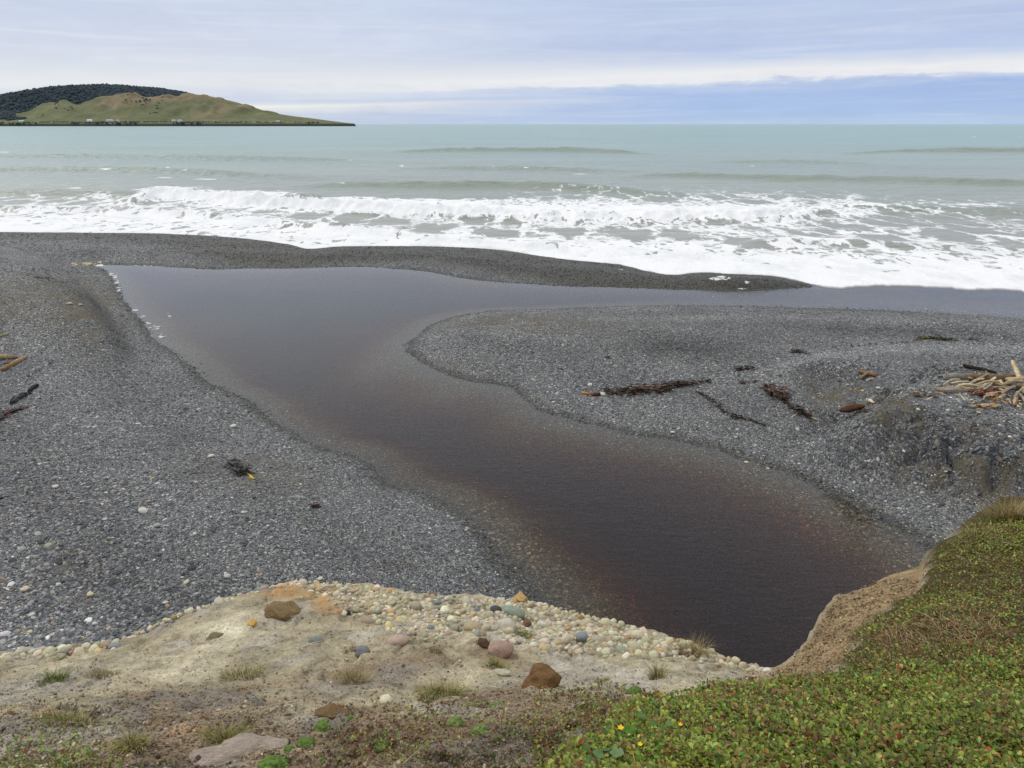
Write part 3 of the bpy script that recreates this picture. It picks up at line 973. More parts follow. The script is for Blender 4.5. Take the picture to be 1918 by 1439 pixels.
house(172, 9, 4, 6, m_hw, m_hw, 'white farmhouse at the foot of the headland below the bare gullies')
house(207, 13, 4, 5, m_hw, m_hr, 'long white shed just right of the white farmhouse on the headland')
house(222, 5, 3, 4, m_hw, m_hr, 'small pale hut beside the long white shed on the headland')
house(326, 7, 4, 5, m_hw, m_hr, 'grey-roofed house below the middle of the headland')
house(337, 8, 4, 5, m_hw, m_hr, 'white house paired with the grey-roofed one on the headland')
house(521, 6, 4, 4.5, m_hw, m_hr, 'lone pale house near the low tip of the headland')
house(43, 11, 4, 4, m_hg, m_hg, 'pale green shed at the far left foot of the headland')

# ------------------------------------------------------------------ bank (the bluff in front)
edge = [(-900, 1560, 3.4), (-500, 1400, 3.45), (-200, 1280, 3.5), (0, 1226, 3.55), (60, 1218, 3.57), (120, 1214, 3.6), (220, 1202, 3.62), (300, 1166, 3.65), (360, 1142, 3.66), (430, 1121, 3.68), (500, 1100, 3.7),
        (565, 1088, 3.72), (630, 1092, 3.72), (700, 1099, 3.7), (780, 1114, 3.68), (870, 1118, 3.66), (950, 1122, 3.65), (1010, 1128, 3.65), (1090, 1150, 3.65), (1180, 1172, 3.66), (1250, 1193, 3.68),
        (1330, 1221, 3.7), (1400, 1244, 3.72), (1438, 1254, 3.74), (1472, 1242, 3.8), (1512, 1203, 3.85), (1542, 1152, 3.88), (1572, 1108, 3.9), (1620, 1093, 3.88), (1680, 1078, 3.85), (1735, 1048, 3.85),
        (1790, 1003, 3.9), (1840, 965, 3.95), (1890, 948, 4.0), (1918, 946, 4.0), (2050, 905, 4.0), (2300, 850, 4.05), (2700, 780, 4.1)]
inner = [(0, 1439, 5.2), (-300, 1439, 5.1), (300, 1439, 5.22), (700, 1439, 5.25), (1000, 1439, 5.3), (0, 1310, 4.45), (300, 1300, 4.45), (700, 1280, 4.38), (1000, 1262, 4.3), (1200, 1265, 4.2), (1330, 1270, 4.15),
         (300, 1220, 4.02), (520, 1180, 4.0), (800, 1190, 4.0), (1000, 1200, 4.0),
         (1918, 1439, 5.35), (1500, 1439, 5.4), (1200, 1410, 5.3), (1250, 1330, 4.95), (1430, 1290, 4.7), (1580, 1240, 4.52), (1640, 1180, 4.36), (1720, 1110, 4.2), (1745, 1065, 4.02), (1918, 1200, 4.75),
         (1918, 1050, 4.35), (1750, 1250, 4.82), (2300, 1200, 4.7), (2300, 980, 4.3), (1600, 1350, 5.1), (1800, 1000, 4.08)]
ctl = np.array(edge + inner, float)
cxw, cyw = [], []
for a, b, c in ctl:
    u_, v_ = unproj(a, b, c)
    cxw.append(float(u_))
    cyw.append(float(v_))
cxw += [-4, 0, 4, 7]
cyw += [-0.5, -0.5, -0.5, 0.5]
czw = list(ctl[:, 2]) + [5.5, 5.5, 5.55, 5.2]
C = np.stack([cxw, cyw], -1)
n = len(C)


def tps(r2):
    return 0.5 * r2 * np.log(r2 + 1e-9)


A = np.zeros((n + 3, n + 3))
A[:n, :n] = tps(((C[:, None] - C[None]) ** 2).sum(-1)) + np.eye(n) * 0.02
A[:n, n] = 1
A[:n, n + 1:] = C
A[n, :n] = 1
A[n + 1:, :n] = C.T
W = np.linalg.solve(A, np.concatenate([czw, [0, 0, 0]]))

green_px = [(1030, 1460), (1060, 1425), (1110, 1392), (1150, 1352), (1185, 1322), (1215, 1309), (1262, 1314), (1330, 1305), (1400, 1290), (1450, 1285), (1505, 1280), (1560, 1262), (1580, 1235), (1605, 1215),
            (1590, 1195), (1640, 1160), (1690, 1128), (1722, 1105), (1728, 1078), (1738, 1044), (1766, 1012), (1797, 985), (1832, 958), (1868, 940), (1925, 930), (2300, 825), (2800, 840), (2800, 1700), (1030, 1700)]
BX0, BY0, BST = -7.0, -0.6, 0.0125
bgx, bgy = np.meshgrid(np.arange(BX0, 8.5, BST), np.arange(BY0, 8.0, BST))
cgx, cgy = np.meshgrid(np.arange(BX0, 8.6, 0.05), np.arange(BY0, 8.1, 0.05))
CZ = W[n] + W[n + 1] * cgx + W[n + 2] * cgy
for i in range(n):
    CZ += W[i] * tps((cgx - C[i, 0]) ** 2 + (cgy - C[i, 1]) ** 2)
BZ = bilin(CZ, BX0, BY0, 0.05, bgx, bgy)
bpx, bpy_ = proj(bgx, np.maximum(bgy, 0.9), BZ)
gp = catmull(green_px, 3, True)
GSD = sdf(bpx, bpy_, gp) + 16 * fbm(bgx * 5, bgy * 5, 3, 81)       # photo-pixel distance, about 2 mm each
GREEN = smooth(4, -14, GSD) * smooth(0.3, 0.9, bgy)
GREEN = np.where(bgy < 0.9, smooth(0.0, 0.3, bgx), GREEN)
SANDY = 1 - GREEN
face_px = [(1440, 1258), (1480, 1240), (1515, 1200), (1545, 1150), (1575, 1105), (1620, 1088), (1680, 1070), (1745, 1040), (1722, 1105), (1640, 1165), (1600, 1200), (1580, 1240), (1500, 1282), (1400, 1295), (1270, 1312), (1340, 1290), (1400, 1265)]
FSD = sdf(bpx, bpy_, np.array(face_px, float))
FACEM = smooth(8, -10, FSD)
BZ = BZ + 0.055 * GREEN + GREEN * (0.05 * fbm(bgx * 2.2, bgy * 2.2, 3, 82) + 0.035 * fbm(bgx * 6, bgy * 6, 3, 89))
rl = fbm(bgx * 1.6 + 0.5 * bgy, bgy * 2.4, 4, 83)
rl2 = fbm(bgx * 9, bgy * 9, 3, 84)
rl3 = fbm(bgx * 30, bgy * 30, 2, 85)
near = smooth(4.4, 3.3, bgy)
pit = np.minimum(fbm(bgx * 17 + 4, bgy * 21, 2, 88) + 0.22, 0)
BZ = BZ + SANDY * (0.075 * rl + (0.026 + 0.014 * near) * rl2 - 0.03 * smooth(0.10, 0.0, np.abs(fbm(bgx * 3.1 + 2, bgy * 4.0, 3, 95))) + (0.003 + 0.005 * near) * rl3 + 0.022 * pit)
BZ = BZ + FACEM * (0.022 * fbm(bgx * 11, bgy * 11, 4, 86) + 0.02 * fbm(bgx * 4, bgy * 4, 2, 96) - 0.02)
# little ledges worn across the sandy slope
led = fbm(bgx * 1.2, bgy * 1.2, 2, 87)
sl_ = (BZ * 5.0 + 0.9 * led)
BZ = BZ + SANDY * (1 - FACEM) * 0.022 * (2 * np.abs(sl_ - np.floor(sl_ + 0.5))) * smooth(3.75, 3.95, BZ)
# the shallow worn hollow in the pale patch
hx, hy = unproj(410, 1188, 3.95)
BZ = BZ - 0.03 * np.exp(-((bgx - hx) / 0.09) ** 2 - ((bgy - hy) / 0.07) ** 2)
bank_h = lambda x, y: bilin(BZ, BX0, BY0, BST, x, y)
green_at = lambda x, y: bilin(GREEN, BX0, BY0, BST, x, y)
faceb_at = lambda x, y: bilin(FACEM, BX0, BY0, BST, x, y)


def bank_at(px, py):
    """where the line of sight meets the bank"""
    px, py = np.asarray(px, float), np.asarray(py, float)
    u, v = px - CX, -(py - CY)
    ry, rz = F * CP + v * SP, -F * SP + v * CP
    kx, kz = u / ry, rz / ry
    yb = np.full(px.shape, 7.5)
    hit = np.zeros(px.shape, bool)
    for y in np.arange(0.9, 7.5, 0.02):
        z = CAMH + kz * y
        below = (~hit) & (z <= bank_h(kx * y, np.full(px.shape, y)))
        yb = np.where(below, y, yb)
        hit |= below
    lo, hi = yb - 0.02, yb.copy()
    for _ in range(7):
        md = 0.5 * (lo + hi)
        b = CAMH + kz * md <= bank_h(kx * md, md)
        hi = np.where(b, md, hi)
        lo = np.where(b, lo, md)
    return kx * hi, hi, bank_h(kx * hi, hi)


ep = np.array(edge, float)
ex, ey = [], []
for a, b, c in ep:
    u_, v_ = unproj(a, b, c)
    ex.append(float(u_))
    ey.append(float(v_))
ec = catmull(np.stack([ex, ey], -1), 8)
seg = np.concatenate([[0], np.cumsum(np.hypot(*np.diff(ec, axis=0).T))])
m_ = (ec[:, 0] > -6.4) & (ec[:, 0] < 8.0)
s0, s1 = seg[m_][0], seg[m_][-1]
NB = 1000
ss = np.linspace(s0, s1, NB)
EX, EY = np.interp(ss, seg, ec[:, 0]), np.interp(ss, seg, ec[:, 1])
jag = 0.035 * fbm(ss * 5, ss * 0 + 1, 4, 91) + 0.012 * fbm(ss * 22, ss * 0 + 4, 2, 92)
EY = EY + jag
EDGE_PLAN = np.concatenate([np.stack([EX, EY], -1), [[9, -3], [-8, -3]]])
in_bank = lambda x, y: sdf(x, y, EDGE_PLAN[::1])
BXB = np.interp(EX, [-6.4, -3.5, 0, 3.5, 8.0], [-3.5, -1.6, 0, 1.6, 5.0])
BROWS = 360
vv_ = np.linspace(0, 1, BROWS)[:, None] ** 1.1
GXm = EX[None] * (1 - vv_) + BXB[None] * vv_
GYm = EY[None] * (1 - vv_) + 0.15 * vv_
GZm = bank_h(GXm, GYm)
# the eroded face below the edge, mostly out of sight from above
tx_, ty_ = np.gradient(EX), np.gradient(EY)
ln = np.hypot(tx_, ty_)
nx, ny = -ty_ / ln, tx_ / ln
for _ in range(60):
    nx = np.convolve(np.pad(nx, 4, mode='edge'), np.ones(9) / 9, 'valid')
    ny = np.convolve(np.pad(ny, 4, mode='edge'), np.ones(9) / 9, 'valid')
drop = [(0.02, 0.03), (0.03, 0.10), (0.02, 0.25), (-0.03, 0.5), (-0.04, 0.8), (0.02, 1.2), (0.10, 1.7), (0.22, 2.3), (0.38, 3.0), (0.6, 3.7), (0.95, 4.4), (1.3, 5.2)]
SX, SY, SZ = [], [], []
for o_, d_ in drop:
    wob_ = (0.10 * fbm(ss * 2.2, ss * 0 + d_ * 1.7, 4, 93) + 0.03 * fbm(ss * 9, ss * 0 + d_ * 6, 3, 94)) * min(1, d_ * 2)
    SX.append(EX + nx * (o_ + wob_))
    SY.append(EY + ny * (o_ + wob_))
    SZ.append(GZm[0] - d_)
GXa = np.concatenate([np.array(SX)[::-1], GXm])
GYa = np.concatenate([np.array(SY)[::-1], GYm])
GZa = np.concatenate([np.array(SZ)[::-1], GZm])
# colours of the earth
pxb, pyb = proj(GXa, np.maximum(GYa, 0.8), GZa)
GR = green_at(GXa, GYa)
FC = faceb_at(GXa, GYa)


def L3(*c):
    return np.array(lin(*c)[:3])


def bank_color(px, py, x, y, gr, fc):
    n1 = fbm(x * 2.1, y * 3.0, 4, 101)
    n2 = fbm(x * 8, y * 10, 4, 102)
    n3 = fbm(x * 4.5 + 5, y * 6, 4, 103)
    sandc, brown, pale = L3(172, 162, 137), L3(140, 123, 101), L3(206, 199, 174)
    nw = fbm(x * 0.9 + 3, y * 1.3, 3, 104)
    brownf = smooth(-0.7, 0.9, (py - (1318 - 0.03 * (px - 600))) / 75 + 2.4 * n1 + 1.0 * n2 + 2.0 * nw)
    brownf = brownf * smooth(1330, 1180, px + 60 * n1 - (py - 1300) * 0.2) + 0.30 * smooth(1180, 1330, px) * smooth(-0.1, 0.5, n3 + n2)
    c = sandc[None] * (1 - brownf[..., None]) + brown[None] * brownf[..., None]
    palef = np.clip(0.95 * blob(px, py, 430, 1190, 70, 34) + 0.5 * blob(px, py, 320, 1260, 110, 26) + 0.6 * blob(px, py, 1000, 1190, 120, 26) + 0.6 * blob(px, py, 1230, 1255, 120, 24) + 0.4 * blob(px, py, 940, 1265, 90, 18)
                    + 0.35 * blob(px, py, 545, 1345, 60, 20) + 0.3 * blob(px, py, 100, 1250, 90, 24), 0, 1) * (0.75 + 0.8 * n2)
    palef = np.clip(palef, 0, 1)[..., None]
    c = c * (1 - palef) + pale * palef
    orf = np.clip(1.1 * blob(px, py, 540, 1105, 45, 14) + 0.9 * blob(px, py, 620, 1130, 34, 20) + 0.7 * blob(px, py, 470, 1110, 30, 8) + 0.6 * blob(px, py, 330, 1155, 30, 8) + 0.5 * blob(px, py, 250, 1275, 18, 8)
                  + 0.5 * blob(px, py, 320, 1360, 70, 10) + 0.35 * blob(px, py, 90, 1330, 60, 14), 0, 1) * np.clip(0.6 + 1.6 * n2, 0, 1.2)
    orf = np.clip(orf, 0, 0.75)[..., None]
    c = c * (1 - orf) + L3(176, 132, 80) * orf
    grey = np.clip(0.9 * smooth(0.05, 0.45, fbm(x * 3.3 - 4, y * 4.4, 4, 105)), 0, 0.6)[..., None]
    c = c * (1 - grey) + (c.mean(-1, keepdims=True) * np.array([1.07, 1.0, 0.88])) * grey
    c = c * (1 + 0.30 * n3 + 0.28 * n2)[..., None]
    fcc = L3(150, 130, 100) * (1 + 0.35 * n2 + 0.2 * n1)[..., None]
    c = c * (1 - fc[..., None]) + fcc * fc[..., None]
    gc = L3(78, 70, 42) * (1 + 0.4 * n2)[..., None]
    c = c * (1 - gr[..., None]) + gc * gr[..., None]
    return np.clip(c, 0.01, 0.9)


bc = bank_color(pxb, pyb, GXa, GYa, GR, FC)
m_bank, t, out = material('bank_earth')
P = t.pos()
a_ = t.attr('col')
g1 = t.noise(P, 55.0, 5.0, 0.65)
g2 = t.voronoi(P, 90.0, 'F1', 'Distance')
g3 = t.noise(P, 14.0, 5.0, 0.6)
cc = t.mix(1.0, a_[0], t.ramp(g1, [(0.3, (0.62, 0.6, 0.57)), (0.5, (1, 1, 1)), (0.72, (1.3, 1.28, 1.22))]), 'MULTIPLY')
cc = t.mix(1.0, cc, t.ramp(g3, [(0.3, (0.8, 0.79, 0.77)), (0.7, (1.16, 1.16, 1.15))]), 'MULTIPLY')
hgt = t.math('ADD', t.math('MULTIPLY', g1, 1.0), t.math('ADD', t.math('MULTIPLY', g2, -0.5), t.math('MULTIPLY', g3, 1.6)))
principled(t, out, cc, 0.93, t.bump(hgt, 0.75, 0.012), 0.12)
me = mesh_np('bank', np.stack([GXa, GYa, GZa], -1).reshape(-1, 3), grid_faces(*GZa.shape)[:, ::-1])
set_attr(me, 'col', np.concatenate([bc.reshape(-1, 3), np.ones((bc.size // 3, 1))], 1), 'FLOAT_COLOR')
bank = link('bank', me, m_bank, kind='structure', label='eroded sandy bluff edged with pale cobbles')

# ------------------------------------------------------------------ stone materials
def stone_material(name, src):
    m, t, out = material(name)
    if src == 'object':
        c = t.new('ShaderNodeObjectInfo').outputs['Color']
    else:
        c = t.attr('col', 'INSTANCER')[0]
    tc = t.new('ShaderNodeTexCoord').outputs['Object']
    n1 = t.noise(tc, 2.2, 5.0, 0.65)
    n2 = t.noise(tc, 9.0, 4.0, 0.7)
    c = t.mix(1.0, c, t.ramp(n1, [(0.3, (0.8, 0.79, 0.77)), (0.7, (1.18, 1.18, 1.17))]), 'MULTIPLY')
    c = t.mix(1.0, c, t.ramp(n2, [(0.35, (0.86, 0.86, 0.86)), (0.7, (1.1, 1.1, 1.1))]), 'MULTIPLY')
    principled(t, out, c, 0.75, t.bump(t.math('ADD', n1, t.math('MULTIPLY', n2, 0.4)), 0.35, 0.15), 0.25)
    return m


m_stone = stone_material('stone', 'object')
m_grit = stone_material('shingle_stones', 'instancer')
m_rough, t, out = material('rough_rock')
tc = t.new('ShaderNodeTexCoord').outputs['Object']
n1 = t.noise(tc, 2.6, 8.0, 0.72)
n2 = t.noise(tc, 11.0, 6.0, 0.75)
ck = t.voronoi(t.vmath('ADD', tc, t.vmath('SCALE', t.noise(tc, 3.0, 3.0, 0.6, 0.0, 1))), 2.2, 'DISTANCE_TO_EDGE')
c = t.mix(1.0, t.new('ShaderNodeObjectInfo').outputs['Color'], t.ramp(n1, [(0.28, (0.95, 0.92, 0.88)), (0.5, (1.3, 1.3, 1.28)), (0.75, (1.75, 1.72, 1.65))]), 'MULTIPLY')
c = t.mix(1.0, c, t.ramp(n2, [(0.3, (0.72, 0.72, 0.72)), (0.7, (1.22, 1.22, 1.2))]), 'MULTIPLY')
hh = t.math('ADD', t.math('ADD', n1, t.math('MULTIPLY', n2, 0.5)), t.rng(ck, 0.0, 0.05, -0.35, 0.0))
principled(t, out, c, 0.92, t.bump(hh, 0.6, 0.10), 0.1)

PEB = [stone_mesh('pebble', 200 + i, ICO2, 0.16, 0.0, m_stone, 0.9, 2) for i in range(7)]
COB = [stone_mesh('cobble', 300 + i, ICO2, 0.14, 0.12 * (i % 3), m_stone, 0.9, 3) for i in range(8)]


def pal(n, entries, rng, jit=0.18):
    w = np.array([e[0] for e in entries], float)
    ix = rng.choice(len(entries), n, p=w / w.sum())
    c = np.array([lin(e[1])[:3] for e in entries])[ix]
    return np.clip(c * np.exp(rng.normal(0, jit, (n, 1))) * np.exp(rng.normal(0, 0.04, (n, 3))), 0.004, 0.92)


SLATE = [(20, (80, 82, 84)), (28, (104, 106, 109)), (24, (124, 126, 128)), (14, (146, 147, 145)), (7, (176, 176, 171)), (2.6, (210, 207, 197)), (1.3, (152, 136, 112)), (0.8, (132, 112, 100)), (0.7, (180, 164, 130))]

# ---- shingle: sampled evenly over the view of the beach so nearer stones are finer drawn
NP = 520000
qx = RNG.uniform(-420, 2340, NP)
qy = 436 + (1290 - 436) * RNG.random(NP) ** 0.92
bx_, by_, bz_ = beach_at(qx, qy)
ds_, de_ = beach_ds(bx_, by_), beach_de(bx_, by_)
under = np.clip(-ds_, 0, None)
keep = (de_ > 0.25) & (under < 1.6) & (RNG.random(NP) > under / 1.8) & (by_ > 4.6)
sand_, wet_shade_, tone_, strip_ = beach_tint(qx, qy, bx_, by_)
keep &= RNG.random(NP) > sand_ * 0.9
keep &= RNG.random(NP) < np.where(by_ > 30, 0.8, 1.0)
bx_, by_, bz_, qx, qy, sand_, wet_shade_, ds_, tone_, strip_ = [a[keep] for a in (bx_, by_, bz_, qx, qy, sand_, wet_shade_, ds_, tone_, strip_)]
NP = len(bx_)
dist = np.sqrt(bx_ ** 2 + by_ ** 2 + 49)
coarse = 0.82 + 0.35 * fbm(bx_ * 0.4, by_ * 0.4, 3, 121) + 0.08 * smooth(500, 150, qx) * smooth(700, 1000, qy) - 0.25 * blob(qx, qy, 760, 980, 170, 130) - 0.15 * blob(qx, qy, 1650, 655, 300, 25) + 0.35 * blob(qx, qy, 1850, 830, 130, 70)
size = (1 - 0.45 * strip_) * (1 - 0.3 * sand_) * 0.0180 * np.exp(RNG.normal(0, 0.45, NP)) * coarse
size = np.clip(np.maximum(size, dist * 0.00095), 0.009, 0.10)
asp = RNG.uniform(0.5, 0.9, NP)
flt = RNG.uniform(0.22, 0.46, NP)
pscl = np.stack([size, size * asp, size * flt], -1)
yaw = RNG.uniform(0, 6.28, NP)
sgx, sgy = (beach_h(bx_ + 0.1, by_) - bz_) / 0.1, (beach_h(bx_, by_ + 0.1) - bz_) / 0.1
prot = np.stack([np.arctan(-sgx * np.sin(yaw) + sgy * np.cos(yaw)) + RNG.normal(0, 0.2, NP), -np.arctan(sgx * np.cos(yaw) + sgy * np.sin(yaw)) + RNG.normal(0, 0.2, NP), yaw], -1)
pc = pal(NP, SLATE, RNG)
pc *= (tone_ * (1 + 0.22 * fbm(bx_ * 0.35, by_ * 0.5, 3, 122)))[:, None]
sub = smooth(0.0, -0.35, ds_)[:, None]
pc = pc * (1 - sub) + pc * np.array([1.22, 1.10, 0.82]) * sub
brownish = np.clip(0.35 * blob(qx, qy, 60, 580, 160, 80) + 0.30 * smooth(7, 4, beach_de(bx_, by_)) + 0.8 * sand_, 0, 1)[:, None]
pc = pc * (1 - brownish) + (pc.mean(1, keepdims=True) * np.array([1.1, 0.99, 0.80])) * brownish
pc *= 1 - np.array([0.58, 0.60, 0.67])[None] * (wet_shade_ * (1 - 0.7 * sub[:, 0]))[:, None]
pcol = np.concatenate([np.clip(pc, 0, 1), np.ones((NP, 1))], 1)
pz = bz_ + size * flt * RNG.uniform(-0.25, 0.45, NP)

# the 290 stones that show largest are pieces of their own
showy = size / dist * np.where((qx > -20) & (qx < 1938) & (qy < 1215), 1, 0)
# only those not hidden behind the bluff
epx = np.array(edge)[:, 0]
epy = np.array(edge)[:, 1]
showy *= (qy < np.interp(qx, epx, epy) - 4)
big_i = np.argsort(-showy)[:270]
first = True
peb_src = []
for j, i in enumerate(big_i):
    o = link('pebble', PEB[j % len(PEB)], None, beach, (bx_[i], by_[i], pz[i]), tuple(prot[i]))
    o.scale = pscl[i]
    o.color = pcol[i]
    if j < len(PEB):
        peb_src.append(o)
WHITE = [(268, 959, 17), (395, 856, 12), (458, 961, 12), (437, 800, 13), (1128, 740, 13), (1106, 741, 7), (104, 913, 12), (47, 1105, 15), (98, 1260, 10), (178, 801, 9), (166, 801, 7), (1260, 811, 9), (1378, 820, 7),
         (1438, 879, 8), (1398, 867, 9), (1105, 722, 11), (1720, 768, 8), (1645, 729, 10), (130, 570, 9), (152, 572, 8), (60, 1153, 11), (170, 1115, 13), (426, 1081, 14), (600, 1085, 11), (350, 1092, 12), (1494, 806, 9),
         (1497, 870, 7), (310, 1130, 9)]
for px, py, w in WHITE:
    x, y, z = [float(a) for a in beach_at(np.array([px]), np.array([py]))] if False else [float(a[0]) for a in beach_at(np.array([float(px)]), np.array([float(py)]))]
    d = math.sqrt(x * x + y * y + 49)
    s = w / F * d * 0.5
    o = link('pebble', PEB[int(px) % len(PEB)], None, beach, (x, y, z + s * 0.3), (random.uniform(-.2, .2), random.uniform(-.2, .2), random.uniform(0, 6)))
    o.scale = (s, s * 0.8, s * 0.5)
    c = random.choice([(216, 212, 200), (205, 202, 192), (190, 190, 186), (212, 200, 170)])
    o.color = lin(c)
rest = np.ones(NP, bool)
rest[big_i] = False
idx = RNG.integers(0, len(peb_src), NP)
gn_scatter('shingle_stones', np.stack([bx_, by_, pz], -1)[rest], prot[rest], pscl[rest], pcol[rest], peb_src, idx[rest], m_grit, parent=beach)

# ------------------------------------------------------------------ cobbles set in the lip of the bank
CREAM = [(30, (216, 206, 178)), (24, (200, 190, 160)), (14, (184, 176, 150)), (14, (228, 221, 198)), (9, (210, 184, 136)), (3, (200, 158, 104)), (5, (168, 168, 152)), (1.5, (136, 138, 136)), (1, (190, 162, 144))]
band_top = np.array(edge)[3:24]


def lip_y(px):
    return np.interp(px, epx, epy)


# how far the bed of cobbles reaches down from the lip, in photo pixels
bedx = [-300, 0, 110, 220, 240, 300, 420, 520, 575, 620, 660, 720, 800, 900, 1000, 1060, 1150, 1250, 1330, 1380, 1425, 1445]
bedd = [14, 14, 16, 12, 4, 4, 3, 4, 14, 40, 70, 84, 82, 70, 84, 84, 66, 40, 20, 14, 8, 2]
NC = 12000
cqx = RNG.uniform(-250, 1440, NC)
dep = np.interp(cqx, bedx, bedd)
cfr = RNG.random(NC) ** 1.15
cqy = lip_y(cqx) + 1 + dep * cfr
kp = RNG.random(NC) < (dep / 84 + 0.16) * (1.0 - 0.65 * cfr)
cqx, cqy, cfr = cqx[kp], cqy[kp], cfr[kp]
cx_, cy_, cz_ = bank_at(cqx, cqy)
ok = cy_ < 7.0
cqx, cqy, cx_, cy_, cz_, cfr = [a[ok] for a in (cqx, cqy, cx_, cy_, cz_, cfr)]
csize = 0.0145 * np.exp(RNG.normal(0, 0.40, len(cx_)))
csize = np.clip(csize * np.where(cqx < 250, 1.25, 1.0) * np.where(cqx > 1180, 1.25, 1.0), 0.007, 0.055)
# drop stones that overlap a bigger one already laid
order = np.argsort(-csize)
cell, keepc = {}, []
for i in order:
    r = csize[i]
    gx_, gy_ = int(cx_[i] / 0.12), int(cy_[i] / 0.12)
    good = True
    for a in (-1, 0, 1):
        for b in (-1, 0, 1):
            for j in cell.get((gx_ + a, gy_ + b), ()):
                if (cx_[i] - cx_[j]) ** 2 + (cy_[i] - cy_[j]) ** 2 < (0.72 * (r + csize[j])) ** 2:
                    good = False
                    break
    if good:
        cell.setdefault((gx_, gy_), []).append(i)
        keepc.append(i)
keepc = np.array(keepc)
cqx, cqy, cx_, cy_, cz_, csize, cfr = [a[keepc] for a in (cqx, cqy, cx_, cy_, cz_, csize, cfr)]
ncob = len(cx_)
casp, cflt = RNG.uniform(0.65, 0.95, ncob), RNG.uniform(0.5, 0.8, ncob)
cscl = np.stack([csize, csize * casp, csize * cflt], -1)
crot = np.stack([RNG.normal(-0.3, 0.3, ncob), RNG.normal(0, 0.3, ncob), RNG.uniform(0, 6.28, ncob)], -1)
ccol = pal(ncob, CREAM, RNG, 0.12)
ccol = np.concatenate([ccol, np.ones((ncob, 1))], 1)
czz = cz_ + csize * cflt * RNG.uniform(-0.45, 0.3, ncob) * np.where(cfr < 0.12, 0.2, 1)
cshow = csize / np.sqrt(cx_ ** 2 + cy_ ** 2 + (CAMH - cz_) ** 2) * ((cqx > -10))
bi = np.argsort(-cshow)[:290]
cob_src = []
for j, i in enumerate(bi):
    o = link('cobble', COB[j % len(COB)], None, bank, (cx_[i], cy_[i], czz[i]), tuple(crot[i]))
    o.scale = cscl[i]
    o.color = ccol[i]
    if j < len(COB):
        cob_src.append(o)
rest = np.ones(ncob, bool)
rest[bi] = False
gn_scatter('small_stones', np.stack([cx_, cy_, czz], -1)[rest], crot[rest], cscl[rest], ccol[rest], cob_src, RNG.integers(0, len(cob_src), ncob)[rest], m_grit, parent=bank)

# crumbs of dry earth and grit lying on the bank
NG = 130000
gxq = RNG.uniform(-150, 1760, NG)
gyq = RNG.uniform(1085, 1600, NG)
kp = gyq > lip_y(gxq) + 4
gxq, gyq = gxq[kp], gyq[kp]
x_, y_, z_ = bank_at(gxq, gyq)
g_ = green_at(x_, y_)
f_ = faceb_at(x_, y_)
dens = 0.12 + 0.45 * smooth(1225, 1330, gyq + 40 * fbm(x_ * 2, y_ * 2, 3, 131)) + 1.0 * f_
kp = (y_ < 7) & (g_ < 0.7) & (RNG.random(len(x_)) < dens)
x_, y_, z_, gxq, gyq, g_, f_ = [a[kp] for a in (x_, y_, z_, gxq, gyq, g_, f_)]
ng = len(x_)
gs = np.clip((1 + 0.6 * f_) * 0.0027 * np.exp(RNG.normal(0, 0.55, ng)), 0.0014, 0.010)
gcol = bank_color(gxq, gyq, x_, y_, g_ * 0, f_) * np.exp(RNG.normal(0.02, 0.42, (ng, 1)))
gcol = np.concatenate([np.clip(gcol, 0.01, 0.85), np.ones((ng, 1))], 1)
gn_scatter('earth_crumbs', np.stack([x_, y_, z_ + gs * 0.3], -1), RNG.uniform(0, 6.28, (ng, 3)), np.stack([gs, gs * RNG.uniform(.6, 1, ng), gs * RNG.uniform(.5, .9, ng)], -1), gcol,
           cob_src, RNG.integers(0, len(cob_src), ng), m_grit, parent=bank)

# ------------------------------------------------------------------ notable stones on the bank
STN = [stone_mesh('stone', 400 + i, ICO3, 0.12, 0.1, m_stone, 1.0, 2) for i in range(4)]
ICO4 = ico(4)
RUG = [stone_mesh('stone', 500 + i, ICO4, 0.34, 0.25, m_rough, 1.7, 7) for i in range(4)]


def bank_pt(px, py):
    a = bank_at(np.array([float(px)]), np.array([float(py)]))
    return float(a[0][0]), float(a[1][0]), float(a[2][0])


def bank_stone(name, px, py, w, h, col, label, rug=False, tall=0.6, tilt=0.0, sink=0.35, cat='stone', k=0, rz=None):
    x, y, z = bank_pt(px, py + h * 0.3)
    d = math.sqrt(x * x + y * y + (CAMH - z) ** 2)
    a = w / F * d * 0.5
    b = a * min(1.0, max(0.45, h / w * 1.25))
    c = a * tall * min(1.0, max(0.5, h / w * 1.5))
    o = link(name, (RUG if rug else STN)[k % 4], None, None, (x, y, z + c * ((1 - sink) * 0.6 - 0.12)), (0.15, tilt, random.uniform(-0.35, 0.35) if rz is None else rz), label, cat)
    o.scale = (a, b, c)
    o.color = lin(col)
    return o


bank_stone('boulder', 1015, 1275, 72, 52, (122, 94, 64), 'brown rounded clod-like boulder, largest rock on the sandy bank', True, 0.85, 0.1, 0.2, 'rock', 0)
bank_stone('stone', 948, 1168, 36, 25, (206, 196, 180), 'smooth white oval stone below the grey-green one on the bank', k=0)
bank_stone('stone', 958, 1143, 52, 24, (146, 156, 138), 'long smooth grey-green stone lying at the cobbled lip', k=1, rz=-0.35)
bank_stone('stone', 928, 1140, 22, 15, (72, 78, 86), 'dark slate stone touching the long grey-green one', k=2)
bank_stone('stone', 745, 1197, 38, 19, (192, 168, 152), 'pink egg-shaped stone half buried in the sandy bank', k=3)
bank_stone('stone', 677, 1216, 30, 18, (134, 132, 134), 'plain grey stone just below the pink egg-shaped one', k=0)
bank_stone('stone', 938, 1211, 48, 30, (170, 142, 128), 'large pinkish red stone beside a dark brown slab', k=1)
bank_stone('stone', 906, 1204, 28, 20, (102, 78, 64), 'dark brown broken slab next to the pinkish red stone', True, 0.6, 0.4, 0.3, k=1)
